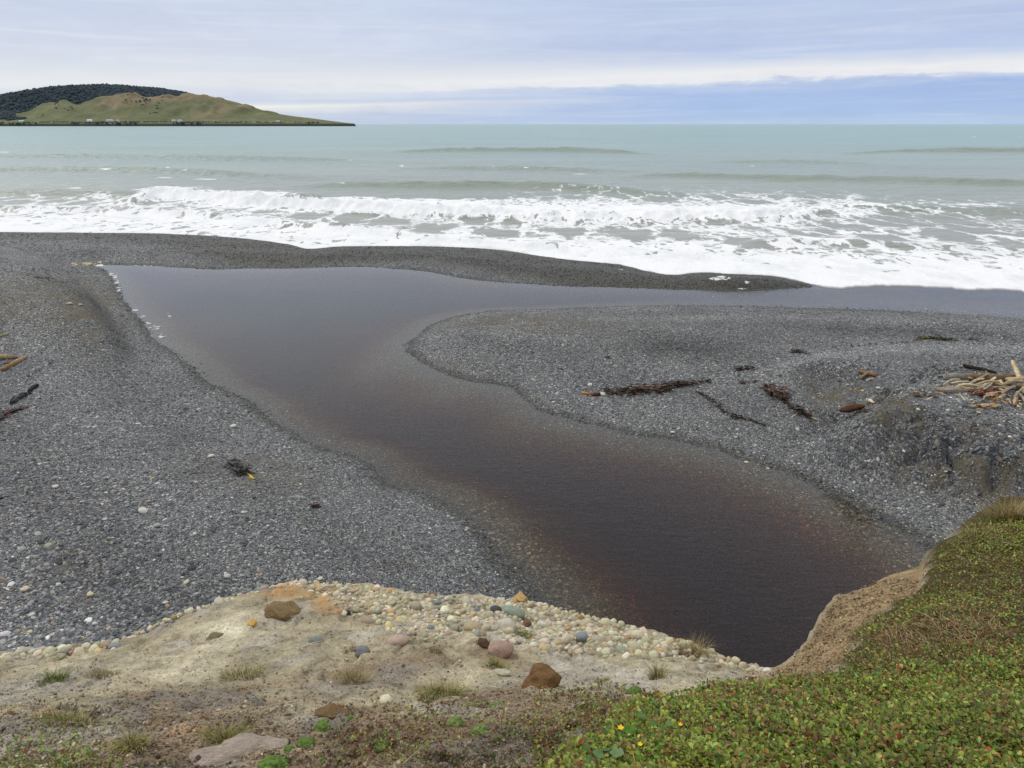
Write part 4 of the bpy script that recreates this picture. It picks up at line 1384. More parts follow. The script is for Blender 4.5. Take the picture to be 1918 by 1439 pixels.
bank_stone('stone', 937, 1257, 36, 14, (206, 200, 176), 'flat cream stone above the brown boulder', True, 0.5, 0, 0.3, k=2)
bank_stone('stone', 723, 1308, 22, 17, (226, 216, 184), 'small round cream stone alone on the brown slope', k=3)
bank_stone('rock', 974, 1119, 26, 18, (200, 168, 116), 'angular ochre rock standing on the cobbled lip', True, 0.8, 0, 0.2, 'rock', 3)
bank_stone('rock', 525, 1135, 66, 40, (134, 114, 84), 'brown sandstone lump near the orange-stained lip', True, 0.5, 0.1, 0.75, 'rock', 2, 0.2)
bank_stone('rock', 620, 1332, 58, 30, (126, 104, 74), 'tan clod bulging from the slope above a moss cushion', True, 0.6, 0, 0.5, 'rock', 1)
bank_stone('stone', 592, 1198, 28, 13, (126, 130, 130), 'thin grey slab stone with a white shell stick leaning on it', k=2)
bank_stone('stone', 885, 1172, 34, 18, (182, 166, 134), 'wide tan stone at the lower edge of the cobbles', k=3)
bank_stone('stone', 651, 1147, 13, 10, (52, 54, 60), 'small black round stone among the cream cobbles', k=0)
bank_stone('rock', 986, 1165, 20, 22, (124, 98, 80), 'rust-brown lump beside the white oval stone', True, 0.8, 0, 0.3, 'rock', 0)

bank_stone('stone', 216, 1209, 24, 14, (150, 150, 150), 'flat grey stone at the left end of the sand lip', k=1)
bank_stone('stone', 472, 1165, 16, 14, (214, 176, 104), 'small yellow crumbly stone on the pale sand', True, 0.7, 0, 0.2, k=3)
bank_stone('stone', 403, 1189, 30, 15, (130, 118, 96), 'grey-brown gritty clod in the pale round hollow', True, 0.4, 0, 0.5, k=0)
bank_stone('stone', 1090, 1190, 24, 16, (140, 146, 150), 'blue-grey stone in the lower cobbles near the stream', k=2)
bank_stone('stone', 1120, 1196, 26, 14, (178, 172, 150), 'olive cream stone right of the blue-grey one', k=3)

CRAG = stone_mesh('rock', 611, ICO4, 0.55, 0.35, m_rough, 2.8, 10)
o = bank_stone('rock', 448, 1400, 150, 40, (168, 154, 142), 'flat pale mauve rock face at the bottom of the bank', True, 0.3, -0.08, 0.75, 'rock', 1, 0.25)
o.data = CRAG

# ------------------------------------------------------------------ ground cover on the bluff
def leaf_mesh(name, mat, L=1.0, W_=0.42, bend=0.25, stem_=0.35):
    pts = [(0, 0), (0.05, stem_ * 0.6), (W_ * 0.55, 0.55), (W_, 0.8), (W_ * 0.6, 0.98)]
    v = [(0, 0, 0)]
    for w, l in ((0.04, stem_), (W_ * 0.62, 0.58), (W_, 0.78), (W_ * 0.62, 0.96)):
        zz = bend * (l - 0.3) ** 2 * -1.2 + 0.12 * l
        v += [(-w, l * L, zz + w * 0.35), (0, l * L, zz), (w, l * L, zz + w * 0.35)]
    v.append((0, 1.03 * L, bend * -0.62 + 0.12))
    f = [(0, 2, 1), (0, 3, 2)]
    for i in range(3):
        a = 1 + i * 3
        f += [(a, a + 1, a + 4, a + 3), (a + 1, a + 2, a + 5, a + 4)]
    f += [(10, 11, 13), (11, 12, 13)]
    me = bpy.data.meshes.new(name)
    me.from_pydata(v, [], f)
    me.polygons.foreach_set('use_smooth', np.ones(len(f), bool))
    me.materials.append(mat)
    return me


def leaf_material(name, src):
    m, t, out = material(name)
    c = t.new('ShaderNodeObjectInfo').outputs['Color'] if src == 'object' else t.attr('col', 'INSTANCER')[0]
    tc = t.new('ShaderNodeTexCoord').outputs['Object']
    n1 = t.noise(tc, 3.0, 3.0)
    c = t.mix(1.0, c, t.ramp(n1, [(0.3, (0.82, 0.82, 0.8)), (0.7, (1.15, 1.15, 1.1))]), 'MULTIPLY')
    p = principled(t, None, c, 0.5, None, 0.35)
    tl = t.new('ShaderNodeBsdfTranslucent')
    t.put(tl.inputs[0], c)
    mx = t.new('ShaderNodeMixShader')
    mx.inputs[0].default_value = 0.18
    t.l.new(p.outputs[0], mx.inputs[1])
    t.l.new(tl.outputs[0], mx.inputs[2])
    t.l.new(mx.outputs[0], out.inputs['Surface'])
    return m


m_leaf = leaf_material('leaf', 'object')
m_leaves = leaf_material('leaves', 'instancer')
LEAF = [leaf_mesh('leaf', m_leaf, 1.0, 0.24, 0.3, 0.35), leaf_mesh('leaf', m_leaf, 1.0, 0.32, 0.5, 0.25), leaf_mesh('leaf', m_leaf, 1.0, 0.17, 0.2, 0.3)]
GREENS = [(18, (122, 132, 50)), (18, (106, 118, 46)), (14, (140, 148, 64)), (12, (80, 92, 42)), (5, (96, 132, 52)), (8, (148, 160, 84)), (12, (120, 108, 58)), (7, (132, 92, 58)), (5, (104, 76, 50)), (2.2, (156, 104, 60)), (0.5, (160, 70, 50)), (2.0, (176, 160, 98))]
REDS = [(10, (124, 84, 58)), (10, (104, 72, 50)), (8, (92, 104, 50)), (6, (110, 122, 60)), (6, (136, 92, 64)), (3, (120, 60, 44)), (4, (144, 126, 92))]
NL = 260000
lx = np.where(RNG.random(NL) < 0.74, RNG.uniform(1000, 2250, NL), RNG.uniform(-200, 1250, NL))
ly = np.where(lx > 1250, RNG.uniform(930, 1600, NL), RNG.uniform(1280, 1560, NL))
kp = ly > lip_y(lx) + 2
lx, ly = lx[kp], ly[kp]
x_, y_, z_ = bank_at(lx, ly)
# the mat goes on beside and behind where one stands
ex_, ey_ = RNG.uniform(0.4, 5.0, 70000), RNG.uniform(0.9, 3.6, 70000)
ez_ = bank_h(ex_, ey_)
epx_, epy_ = proj(ex_, ey_, ez_)
ek = (epx_ > 2200) | (epy_ > 1590)
x_, y_, z_, lx, ly = [np.concatenate([a, b[ek]]) for a, b in ((x_, ex_), (y_, ey_), (z_, ez_), (lx, epx_), (ly, epy_))]
g_ = green_at(x_, y_)
# thin patches of small herbs on the lower slope
pn = fbm(x_ * 2.6, y_ * 2.6, 4, 141)
pn2 = fbm(x_ * 9, y_ * 9, 3, 142)
herb = (0.95 * blob(lx, ly, 90, 1430, 130, 38) + 0.55 * blob(lx, ly, 720, 1400, 110, 45) + 0.5 * blob(lx, ly, 960, 1385, 130, 60) + 0.6 * blob(lx, ly, 1100, 1335, 80, 36) + 0.35 * blob(lx, ly, 130, 1350, 90, 18)
        + 0.4 * blob(lx, ly, 820, 1340, 90, 24) + 0.5 * blob(lx, ly, 380, 1430, 90, 14) + 0.5 * blob(lx, ly, 1620, 1235, 60, 26))
herb = np.clip(herb * 1.3 * np.clip(0.75 + 1.5 * pn + 0.9 * pn2, 0, 1.2), 0, 1) * (1 - g_)
tancl = blob(lx, ly, 1760, 1190, 60, 34)
thin = smooth(0.1, 0.5, fbm(x_ * 4.5 + 2, y_ * 4.5, 3, 145))
isg = RNG.random(len(lx)) < np.where(g_ > 0.35, 1.0, 0) * (1 - 0.7 * tancl) * (1 - 0.6 * thin)
ish = (~isg) & (RNG.random(len(lx)) < herb)
kp = (isg | ish) & (y_ < 7.3)
x_, y_, z_, lx, ly, isg, g_, pn, pn2 = [a[kp] for a in (x_, y_, z_, lx, ly, isg, g_, pn, pn2)]
nl = len(x_)
dist = np.sqrt(x_ ** 2 + y_ ** 2 + (CAMH - z_) ** 2)
ls = np.where(isg, 0.0170 * (1 + 0.35 * fbm(x_ * 3.3, y_ * 3.3, 3, 146)), 0.0105) * np.exp(RNG.normal(0, 0.34, nl))
ls = np.minimum(np.maximum(ls * np.where(isg, 0.95, 1), dist * 0.0022), 0.024)
lc = pal(nl, GREENS, RNG, 0.16)
lr_ = pal(nl, REDS, RNG, 0.16)
redp = smooth(-0.05, 0.35, fbm(x_ * 1.7 + 9, y_ * 1.7, 3, 143) + 0.25 * RNG.normal(size=nl)) * 0.7
redp = np.where(isg, redp * (0.35 + 0.65 * smooth(0.99, 0.6, g_)), np.where(lx < 300, 0.25, 0.62))
redp = np.where(isg, np.maximum(redp, smooth(0.98, 0.5, g_) * 0.8), redp)
brp = smooth(0.05, 0.4, fbm(x_ * 1.1 + 5, y_ * 1.1, 3, 147)) * 0.45 + 0.5 * blob(lx, ly, 1690, 1190, 90, 50) + 0.25 * blob(lx, ly, 1500, 1330, 160, 50)
pick = RNG.random(nl) < redp * np.where(isg, 0.6, 1) + np.where(isg, brp, 0)
lc = np.where(pick[:, None], lr_, lc * np.array([1.14, 1.20, 0.95])) * (1 + 0.30 * fbm(x_ * 3, y_ * 3, 3, 144) + 0.30 * fbm(x_ * 0.9, y_ * 0.9, 2, 148))[:, None]
lcol = np.concatenate([np.clip(lc, 0.005, 0.8), np.ones((nl, 1))], 1)
lrot = np.stack([RNG.uniform(0.05, 1.15, nl), RNG.normal(0, 0.35, nl), RNG.uniform(0, 6.28, nl)], -1)
lz = z_ + RNG.uniform(-0.002, 0.014, nl) * np.where(isg, 1, 0.3)
lscl = np.stack([ls] * 3, -1)
gcov = link('ground_cover', mesh_np('ground_cover', [(x_[0], y_[0], z_[0] - .01), (x_[0] + .01, y_[0], z_[0] - .01), (x_[0], y_[0] + .01, z_[0] - .01)], [(0, 1, 2)]), m_leaves, kind='stuff',
            label='mat of small green and red leaves over the bluff') if False else None
fg = RNG.permutation(np.argwhere(isg & (ly < 1430) & (lx < 1900) & (lx > 1060))[:, 0])
fg = fg[np.argsort(-(ls / dist)[fg])][:290]
src = []
lobjs = []
for j, i in enumerate(fg):
    o = link('leaf', LEAF[j % 3], None, None, (x_[i], y_[i], lz[i] + 0.008), tuple(lrot[i]))
    o.scale = lscl[i]
    o.color = lcol[i]
    lobjs.append(o)
    if j < 3:
        src.append(o)
rest = np.ones(nl, bool)
rest[fg] = False
li = RNG.integers(0, 3, nl)
gcov = gn_scatter('ground_cover', np.stack([x_, y_, lz], -1)[rest], lrot[rest], lscl[rest], lcol[rest], src, li[rest], m_leaves)
gcov['label'] = 'mat of small green and russet leaves covering the bluff'
for o in lobjs:
    o.parent = gcov

# ------------------------------------------------------------------ vertex-coloured material for plants and wood
def vcol_material(name, rough=0.8, bump_s=25.0, stretch=(1, 1, 1), transl=0.0, amt=0.25):
    m, t, out = material(name)
    c = t.attr('col')[0]
    tc = t.vmath('MULTIPLY', t.new('ShaderNodeTexCoord').outputs['Object'], stretch)
    n1 = t.noise(tc, bump_s, 5.0, 0.65)
    c = t.mix(1.0, c, t.ramp(n1, [(0.3, (1 - amt,) * 3), (0.7, (1 + amt,) * 3)]), 'MULTIPLY')
    p = principled(t, out, c, rough, t.bump(n1, 0.5, 0.02), 0.2)
    return m


m_grass = vcol_material('grass_blades', 0.7, 30.0)
m_wood = vcol_material('driftwood', 0.85, 14.0, (1, 1, 1), 0, 0.35)
m_weed = vcol_material('seaweed', 0.45, 30.0)
m_moss = vcol_material('moss', 0.9, 60.0, (1, 1, 1), 0, 0.35)


def grass_tuft(px, py, w, h, cols, label, nbl=90, name='grass_tuft', cat='grass tuft', lean=0.85, wid=0.0013):
    x, y, z = bank_pt(px, py + h * 0.3)
    d = math.sqrt(x * x + y * y + (CAMH - z) ** 2)
    R = w / F * d * 0.5
    H = h / F * d * 0.9
    b = MB()
    for _ in range(int(nbl * 2.4)):
        a, r = random.uniform(0, 6.28), R * 0.8 * random.random() ** 0.62
        bx, by = r * math.cos(a), r * math.sin(a) * 0.6
        bz = float(bank_h(np.array([x + bx]), np.array([y + by]))[0]) - z - 0.004
        L_ = H * random.uniform(0.45, 1.15)
        da = a + random.uniform(-0.9, 0.9)
        ln_ = lean * random.uniform(0.2, 1.4) * L_
        wv = Vector((-math.sin(da), math.cos(da), 0)) * wid * random.uniform(0.7, 1.3)
        c = lin(random.choice(cols))
        kf = random.uniform(0.9, 1.35)
        c2 = tuple(min(1, q * kf) for q in c[:3])
        vs, n_ = [], 4
        for i in range(n_):
            s_ = i / (n_ - 1)
            p = Vector((bx + math.cos(da) * ln_ * s_ ** 1.6, by + math.sin(da) * ln_ * s_ ** 1.6, bz + L_ * (s_ - 0.35 * lean * s_ ** 3)))
            k = 1 - s_ * 0.85
            vs += [p - wv * k, p + wv * k]
        b.add(vs, [(0, 1, 3, 2), (2, 3, 5, 4), (4, 5, 7, 6)], c2)
    return link(name, b.mesh(name), m_grass, None, (x, y, z), None, label, cat, 'grass tufts on the sandy bank')


OLIVE = [(128, 124, 66), (112, 114, 56), (148, 136, 84), (100, 104, 50), (160, 146, 100)]
GREENT = [(104, 122, 52), (88, 110, 46), (124, 128, 64), (128, 116, 66)]
DRY = [(156, 140, 98), (136, 118, 78), (116, 108, 62), (170, 152, 112)]
grass_tuft(108, 1268, 44, 22, GREENT, 'round green tuft near the sand lip, leftmost on the bank', 110)
grass_tuft(205, 1260, 64, 18, DRY, 'thin dry tuft right of the leftmost green one', 80)
grass_tuft(125, 1346, 110, 22, OLIVE, 'long low olive tuft above the leafy corner', 150)
grass_tuft(455, 1262, 84, 24, OLIVE, 'wide sloping olive tuft below the pale hollow', 140)
grass_tuft(425, 1382, 72, 34, OLIVE, 'bushy olive tuft just above the flat mauve rock', 150)
grass_tuft(245, 1388, 56, 30, OLIVE, 'shaggy olive tuft left of the mauve rock', 120)
grass_tuft(660, 1268, 66, 28, DRY, 'yellowish tuft on the slope above the round cream stone', 110)
grass_tuft(825, 1288, 96, 36, OLIVE, 'widest olive tuft, in the middle of the bank', 220)
grass_tuft(930, 1240, 48, 24, OLIVE, 'spiky tuft below the pinkish red stone', 100)
grass_tuft(980, 1186, 38, 16, GREENT, 'fresh green tuft under the rust-brown lump', 90)
grass_tuft(815, 1216, 28, 13, OLIVE, 'tiny tuft right of the pink egg-shaped stone', 60)
grass_tuft(1232, 1264, 36, 30, OLIVE, 'upright tuft on its own little pedestal of sand', 120)
grass_tuft(1298, 1217, 58, 36, DRY, 'drooping dry tuft hanging near the cobbled lip above the water', 150, lean=0.8)
grass_tuft(1128, 1274, 30, 15, OLIVE, 'small tuft right of the brown boulder', 60)
grass_tuft(655, 1216, 30, 16, DRY, 'sparse dry tuft left of the plain grey stone', 50)
grass_tuft(1890, 960, 84, 44, DRY, 'tall dry grass at the top corner of the green bluff', 260, lean=0.8, wid=0.0014)
grass_tuft(1830, 1000, 80, 30, DRY, 'straw blades lying in the green mat below the tall dry grass', 90, lean=1.6)


def moss(px, py, w, h, label, col=(96, 122, 56)):
    x, y, z = bank_pt(px, py + h * 0.2)
    d = math.sqrt(x * x + y * y + (CAMH - z) ** 2)
    R = w / F * d * 0.5
    v, f = ICO4
    v = v * np.array([R, R * 0.85, R * 0.5]) * (1 + 0.45 * noise3(v, 1.8, int(px)) + 0.09 * RNG.normal(size=len(v)))[:, None]
    me = mesh_np('moss_cushion', v, f)
    c = np.array(lin(col))[None] * (1 + 0.3 * RNG.normal(size=(len(v), 1)) * 0.6)
    c[:, 3] = 1
    set_attr(me, 'col', np.clip(c, 0, 1), 'FLOAT_COLOR')
    return link('moss_cushion', me, m_moss, None, (x, y, z), (0, 0, px), label, 'moss', 'moss cushions low on the bank')


moss(605, 1361, 30, 18, 'small moss cushion under the tan clod')
moss(572, 1388, 30, 30, 'tall moss cushion right of the mauve rock')
moss(543, 1402, 18, 12, 'tiny moss cushion touching the tall one')
moss(512, 1430, 46, 34, 'biggest bright moss cushion at the bottom edge')
moss(716, 1396, 28, 18, 'moss cushion in the middle of the small-leaved herbs', (106, 122, 64))
moss(852, 1352, 28, 18, 'pale moss cushion below the widest olive tuft', (112, 128, 72))
moss(930, 1322, 26, 14, 'faded moss cushion below the brown boulder', (116, 128, 76))
moss(1188, 1293, 26, 18, 'moss cushion on the sand by the corner of the green mat', (94, 118, 52))
moss(900, 1370, 34, 14, 'low moss cushion right of the pale one', (110, 126, 70))
moss(655, 1345, 14, 8, 'pinhead moss spot right of the tan clod')

# the broad-leaved plant with yellow flowers at the front of the mat
x, y, z = bank_pt(1165, 1405)
plant = link('broad_leaved_plant', None, None, None, (x, y, z), None, 'broad-leaved bright green plant with yellow flowers at the front of the mat', 'plant')


def broad_mesh():
    v = [(0, 0, 0)]
    n_ = 14
    for i in range(n_):
        a = -2.75 + 5.5 * i / (n_ - 1)
        r = 1.0 + 0.12 * math.cos(a * 7) - 0.1 * abs(a) / 2.75
        v.append((r * math.sin(a), 0.85 + r * math.cos(a) * 0.95, 0.14 * math.cos(a * 3) + 0.18 * abs(math.sin(a))))
    v.append((0, 0.9, 0))
    f = [(len(v) - 1, i, i + 1) for i in range(1, n_)] + [(len(v) - 1, n_, 0), (len(v) - 1, 0, 1)]
    me = bpy.data.meshes.new('leaf')
    me.from_pydata(v, [], f)
    me.polygons.foreach_set('use_smooth', np.ones(len(f), bool))
    me.materials.append(m_leaf)
    return me


BL = broad_mesh()
for px, py, s, c in [(1105, 1425, 13, (86, 120, 50)), (1120, 1408, 14, (92, 126, 56)), (1128, 1432, 13, (96, 128, 70)), (1142, 1418, 12, (112, 140, 78)), (1158, 1408, 12, (84, 116, 56)), (1150, 1436, 13, (108, 134, 84)),
                     (1186, 1388, 14, (96, 142, 44)), (1192, 1360, 10, (88, 120, 48)), (1206, 1366, 12, (98, 124, 70)), (1218, 1374, 11, (84, 112, 44)), (1175, 1376, 9, (104, 146, 46)), (1197, 1405, 11, (78, 104, 44)),
                     (1232, 1380, 10, (86, 116, 50)), (1166, 1390, 9, (110, 148, 52)), (1112, 1440, 12, (90, 122, 54)), (1245, 1376, 9, (94, 124, 58)), (1210, 1340, 9, (84, 124, 44)), (1228, 1334, 9, (92, 128, 48)),
                     (1135, 1395, 9, (80, 108, 46)), (1172, 1425, 10, (92, 104, 72)), (1128, 1418, 9, (78, 110, 44)), (1160, 1362, 8, (92, 132, 48))]:
    a, b_, c_ = bank_pt(px, py)
    o = link('leaf', BL, None, plant, (a - x, b_ - y, c_ - z + random.uniform(0.012, 0.04)), (random.uniform(0.2, 0.8), random.uniform(-.4, .4), random.uniform(0, 6.28)))
    s *= 0.0021 * 0.62
    o.scale = (s, s, s)
    o.color = lin(c)
m_yel = flat_mat('petal_yellow', lin(236, 196, 30)[:3], 0.6, 0.1)
for px, py, s in [(1161, 1387, 9), (1272, 1381, 6), (1197, 1419, 7)]:
    a, b_, c_ = bank_pt(px, py)
    mb = MB()
    for k in range(5):
        an = k * 1.257
        d1, d2 = Vector((math.cos(an), math.sin(an), 0.25)), Vector((-math.sin(an), math.cos(an), 0))
        r = s * 0.0011
        mb.add([(0, 0, 0), d1 * r * .6 + d2 * r * .4, d1 * r * 1.05 + Vector((0, 0, r * .1)), d1 * r * .6 - d2 * r * .4], [(0, 1, 2, 3)])
    link('flower', mb.mesh('flower'), m_yel, plant, (a - x, b_ - y, c_ - z + 0.045))
for px, py in [(1105, 1425), (1120, 1408), (1186, 1388), (1206, 1366), (1142, 1418), (1161, 1387), (1197, 1419), (1228, 1334), (1272, 1381)]:
    a, b_, c_ = bank_pt(px, py)
    pth = [Vector((a - x, b_ - y, c_ - z - 0.01)) + Vector((random.uniform(-.015, .015), random.uniform(-.02, 0), 0)), Vector((a - x, b_ - y, c_ - z + 0.02)), Vector((a - x, b_ - y, c_ - z + 0.044))]
    b = MB()
    b.tube(pth, [0.0012, 0.001, 0.0008], 5, lin(104, 112, 60))
    link('stem', b.mesh('stem'), m_grass, plant)


# dry twiggy clump and loose straws on the mat
def twigs(px, py, w, h, n_, label, cols, name='dry_twigs', cat='twigs'):
    x, y, z = bank_pt(px, py)
    d = math.sqrt(x * x + y * y + (CAMH - z) ** 2)
    R = w / F * d * 0.5
    b = MB()
    for _ in range(n_):
        a, r = random.uniform(0, 6.28), R * math.sqrt(random.random())
        p = Vector((r * math.cos(a), r * math.sin(a) * h / w * 1.6, 0))
        p.z = float(bank_h(np.array([x + p.x]), np.array([y + p.y]))[0]) - z + random.uniform(0.004, 0.02)
        di = Vector((random.uniform(-1, 1), random.uniform(-1, 1), random.uniform(-0.1, 0.5))).normalized()
        L_ = random.uniform(0.02, 0.075)
        k = Vector((random.uniform(-.3, .3), random.uniform(-.3, .3), random.uniform(-.2, .3))) * L_
        b.tube([p, p + di * L_ * 0.5 + k * 0.5, p + di * L_], [0.0016, 0.0013, 0.0006], 4, lin(random.choice(cols)))
    return link(name, b.mesh(name), m_grass, None, (x, y, z), None, label, cat, None, 'stuff')


twigs(1760, 1192, 170, 90, 700, 'tangle of dry tan stems in the middle of the green mat', [(176, 152, 112), (150, 124, 84), (190, 170, 132), (128, 104, 70)])
twigs(1890, 1040, 130, 120, 110, 'loose straws over the green mat at the right edge', [(170, 154, 116), (150, 134, 94)])


def straw(px0, py0, px1, py1, r, col, label, name='straw', cat='straw', lift=0.012):
    a, b_ = Vector(bank_pt(px0, py0)), Vector(bank_pt(px1, py1))
    mid = (a + b_) / 2 + Vector((0, 0, 0.01))
    up = Vector((0, 0, lift))
    b = MB()
    b.tube([Vector((0, 0, lift)), mid - a + up, b_ - a + up], [r, r * 0.9, r * 0.6], 5, lin(col))
    return link(name, b.mesh(name), m_grass, None, a, None, label, cat)


straw(755, 1438, 815, 1392, 0.0016, (178, 160, 126), 'single dry straw lying over the small-leaved herbs')
straw(557, 1218, 604, 1202, 0.0035, (206, 200, 192), 'thin bleached white stick leaning on the grey slab stone', 'stick', 'stick', 0.006)
straw(1275, 1400, 1315, 1398, 0.0012, (176, 150, 104), 'short straw on the front of the green mat')
straw(1180, 1412, 1192, 1446, 0.002, (170, 140, 100), 'bent tan stalk beside the yellow flowers')
straw(1440, 1405, 1462, 1386, 0.0012, (170, 150, 100), 'tiny straw right of the yellow-flowered plant')

# ------------------------------------------------------------------ driftwood and wrack on the beach
def bpt(px, py, lift=0.0):
    a = beach_at(np.array([float(px)]), np.array([float(py)]))
    return Vector((float(a[0][0]), float(a[1][0]), float(a[2][0]) + lift))


def log(pts, widths, cols, label, name='driftwood_log', cat='log', group=None, lifts=None, sides=11, rough=0.12, knots=0, n=10):
    """pts in the photo, widths in photo pixels"""
    P_ = []
    for i, (a, b_) in enumerate(pts):
        p = bpt(a, b_)
        d = (p - Vector((0, 0, CAMH))).length
        r = widths[i] / F * d * 0.5
        p.z += r * 0.7 + (lifts[i] if lifts else 0)
        P_.append((*p, r))
    if len(P_) > 2 and name == 'driftwood_log':      # wood is straight: lay it on the high points under it
        e0, e1, nl_ = P_[0], P_[-1], len(P_) - 1
        L0 = [[e0[j] + (e1[j] - e0[j]) * i / 12 for j in range(3)] for i in range(13)]
        up_ = max(float(beach_h(np.array([p[0]]), np.array([p[1]]))[0]) + 0.4 * max(q_[3] for q_ in P_) - p[2] for p in L0)
        up_ = min(max(up_, 0.0), 0.3)
        P_ = [tuple(e0[j] + (e1[j] - e0[j]) * i / nl_ + (up_ if j == 2 else 0) for j in range(3)) + (p[3],) for i, p in enumerate(P_)]
    base = Vector(P_[0][:3])
    q = catmull(P_, n)
    b = MB()
    nn = len(q)
    wj = [RNG.normal(0, 0.025, 3) for _ in range(nn)]
    path = [Vector(q[i][:3]) - base + Vector(wj[i]) * q[i][3] * 2 for i in range(nn)]
    rad = [max(q[i][3], 0.004) * (1 + rough * math.sin(i * 1.1 + base.x) * 0.7) for i in range(nn)]
    rad[0] *= 0.7
    rad[-1] *= 0.6
    cl = [lin(c) for c in cols]
    grain = [random.choice([0.5, 0.8, 1.0, 1.1, 1.25]) for _ in range(sides)]

    def cf(i, k):
        s_ = i / max(nn - 1, 1) * (len(cl) - 1)
        a_, f_ = int(min(s_, len(cl) - 1)), s_ - int(s_)
        c0, c1 = cl[a_], cl[min(a_ + 1, len(cl) - 1)]
        g = grain[k % len(grain)] * random.uniform(0.93, 1.07)
        return tuple(min(1, (c0[j] * (1 - f_) + c1[j] * f_) * g) for j in range(3))
    b.tube(path, rad, sides, cf, 0.04)
    for _ in range(knots):
        i = random.randrange(1, nn - 1)
        di = Vector((random.uniform(-1, 1), random.uniform(-1, 1), random.uniform(0.1, 1))).normalized()
        b.tube([path[i], path[i] + di * rad[i] * 1.5, path[i] + di * rad[i] * 2.3], [rad[i] * .4, rad[i] * .3, rad[i] * .12], 6, lambda a, k: cf(i, k))
    return link(name, b.mesh(name), m_wood, None, base, None, label, cat, group)


G1 = 'driftwood pile on the cobble mound'
TAN, PALE, GREY, ORG, DRK, RED = (172, 150, 116), (206, 194, 170), (166, 158, 146), (148, 122, 88), (60, 48, 40), (132, 74, 52)
log([(1766, 711), (1800, 713), (1850, 716), (1908, 722)], [9, 14, 15, 17], [(200, 190, 176), GREY, (152, 122, 82), ORG, (134, 100, 70), (92, 66, 52)], 'thick brown log with a bleached grey end', group=G1, knots=3)
log([(1803, 688), (1830, 690), (1850, 696), (1866, 700)], [6, 6, 5, 3], [DRK, (50, 42, 36), (64, 60, 44)], 'dark blackish log lying behind the driftwood pile')
log([(1922, 742), (1910, 728), (1900, 714), (1890, 702)], [10, 9, 7.5, 6], [TAN, (180, 164, 132), (190, 174, 140), (180, 158, 118)], 'pale pole sticking up out of the driftwood pile', group=G1, lifts=[0.0, 0.1, 0.2, 0.3])
log([(1924, 734), (1920, 722), (1916, 712)], [7, 6, 4], [PALE, (200, 184, 150)], 'short pale stake standing beside the upright pole', group=G1, lifts=[0.05, 0.2, 0.32])
log([(1752, 732), (1775, 727), (1800, 726), (1832, 727)], [5, 8, 8, 5], [(150, 128, 100), PALE, (186, 168, 136), TAN], 'bleached split log in front of the thick brown one', group=G1, knots=3)
log([(1756, 736), (1790, 737), (1822, 733)], [4, 7, 5], [(120, 100, 78), GREY, TAN], 'grey-brown weathered branch under the split log', group=G1, knots=2)
log([(1885, 727), (1905, 732), (1935, 738)], [11, 12, 13], [(186, 168, 124), TAN, (180, 160, 118)], 'pale yellowish trunk end running out past the right edge', group=G1, lifts=[0.08, 0.1, 0.1])
log([(1880, 726), (1910, 724), (1940, 727)], [6, 7, 7], [TAN, (176, 158, 120)], 'second pale trunk lying along the yellowish one', group=G1, lifts=[0.16, 0.2, 0.2])
sticks = [((1818, 724), (1838, 720), (1850, 713), 3.5, 'curved white branch over the thick brown log', .16), ((1835, 734), (1850, 727), (1866, 716), 4.5, 'straight pale stick slanting up the pile, thickest of the slanting ones', .12),
          ((1838, 737), (1852, 731), (1858, 723), 3.2, 'shorter pale stick parallel below the thickest slanting one', .1), ((1800, 730), (1830, 735), (1858, 729), 2.6, 'thin bent twig across the middle of the pile', .07),
          ((1788, 741), (1799, 743), (1808, 752), 3.4, 'small white bent stick lying clear of the pile', .0), ((1822, 741), (1831, 738), (1843, 731), 3.2, 'pale splinter beside the red bark', .05),
          ((1870, 750), (1876, 748), (1883, 745), 4.4, 'white chip of wood among the red bark', .06), ((1899, 763), (1902, 752), (1904, 740), 6.0, 'stubby pale stick pointing down the mound', .05),
          ((1907, 742), (1914, 752), (1921, 764), 5.0, 'pale slanting stick at the right edge of the pile', .05), ((1866, 734), (1874, 738), (1882, 743), 4.0, 'grey stick in the heart of the pile', .08),
          ((1840, 752), (1846, 745), (1853, 735), 2.0, 'thin twig poking out beneath the pile', .04), ((1752, 736), (1764, 738), (1772, 742), 2.6, 'crooked twig at the left tip of the pile', .0),
          ((1735, 750), (1742, 747), (1748, 744), 2.6, 'short twig lying left of the pile', .0), ((1888, 750), (1890, 755), (1893, 760), 4, 'small stump-like chip under the pile', .02),
          ((1858, 722), (1872, 730), (1890, 735), 3.4, 'tan stick crossing under the pale trunk', .1), ((1874, 718), (1872, 725), (1880, 732), 4.0, 'forked tan branch at the foot of the pale trunks', .1),
          ((1910, 770), (1912, 763), (1911, 758), 3.0, 'tiny pale chip lowest at the right of the pile', .0), ((1845, 741), (1862, 741), (1880, 738), 3.0, 'long tan stick along the front of the pile', .05)]
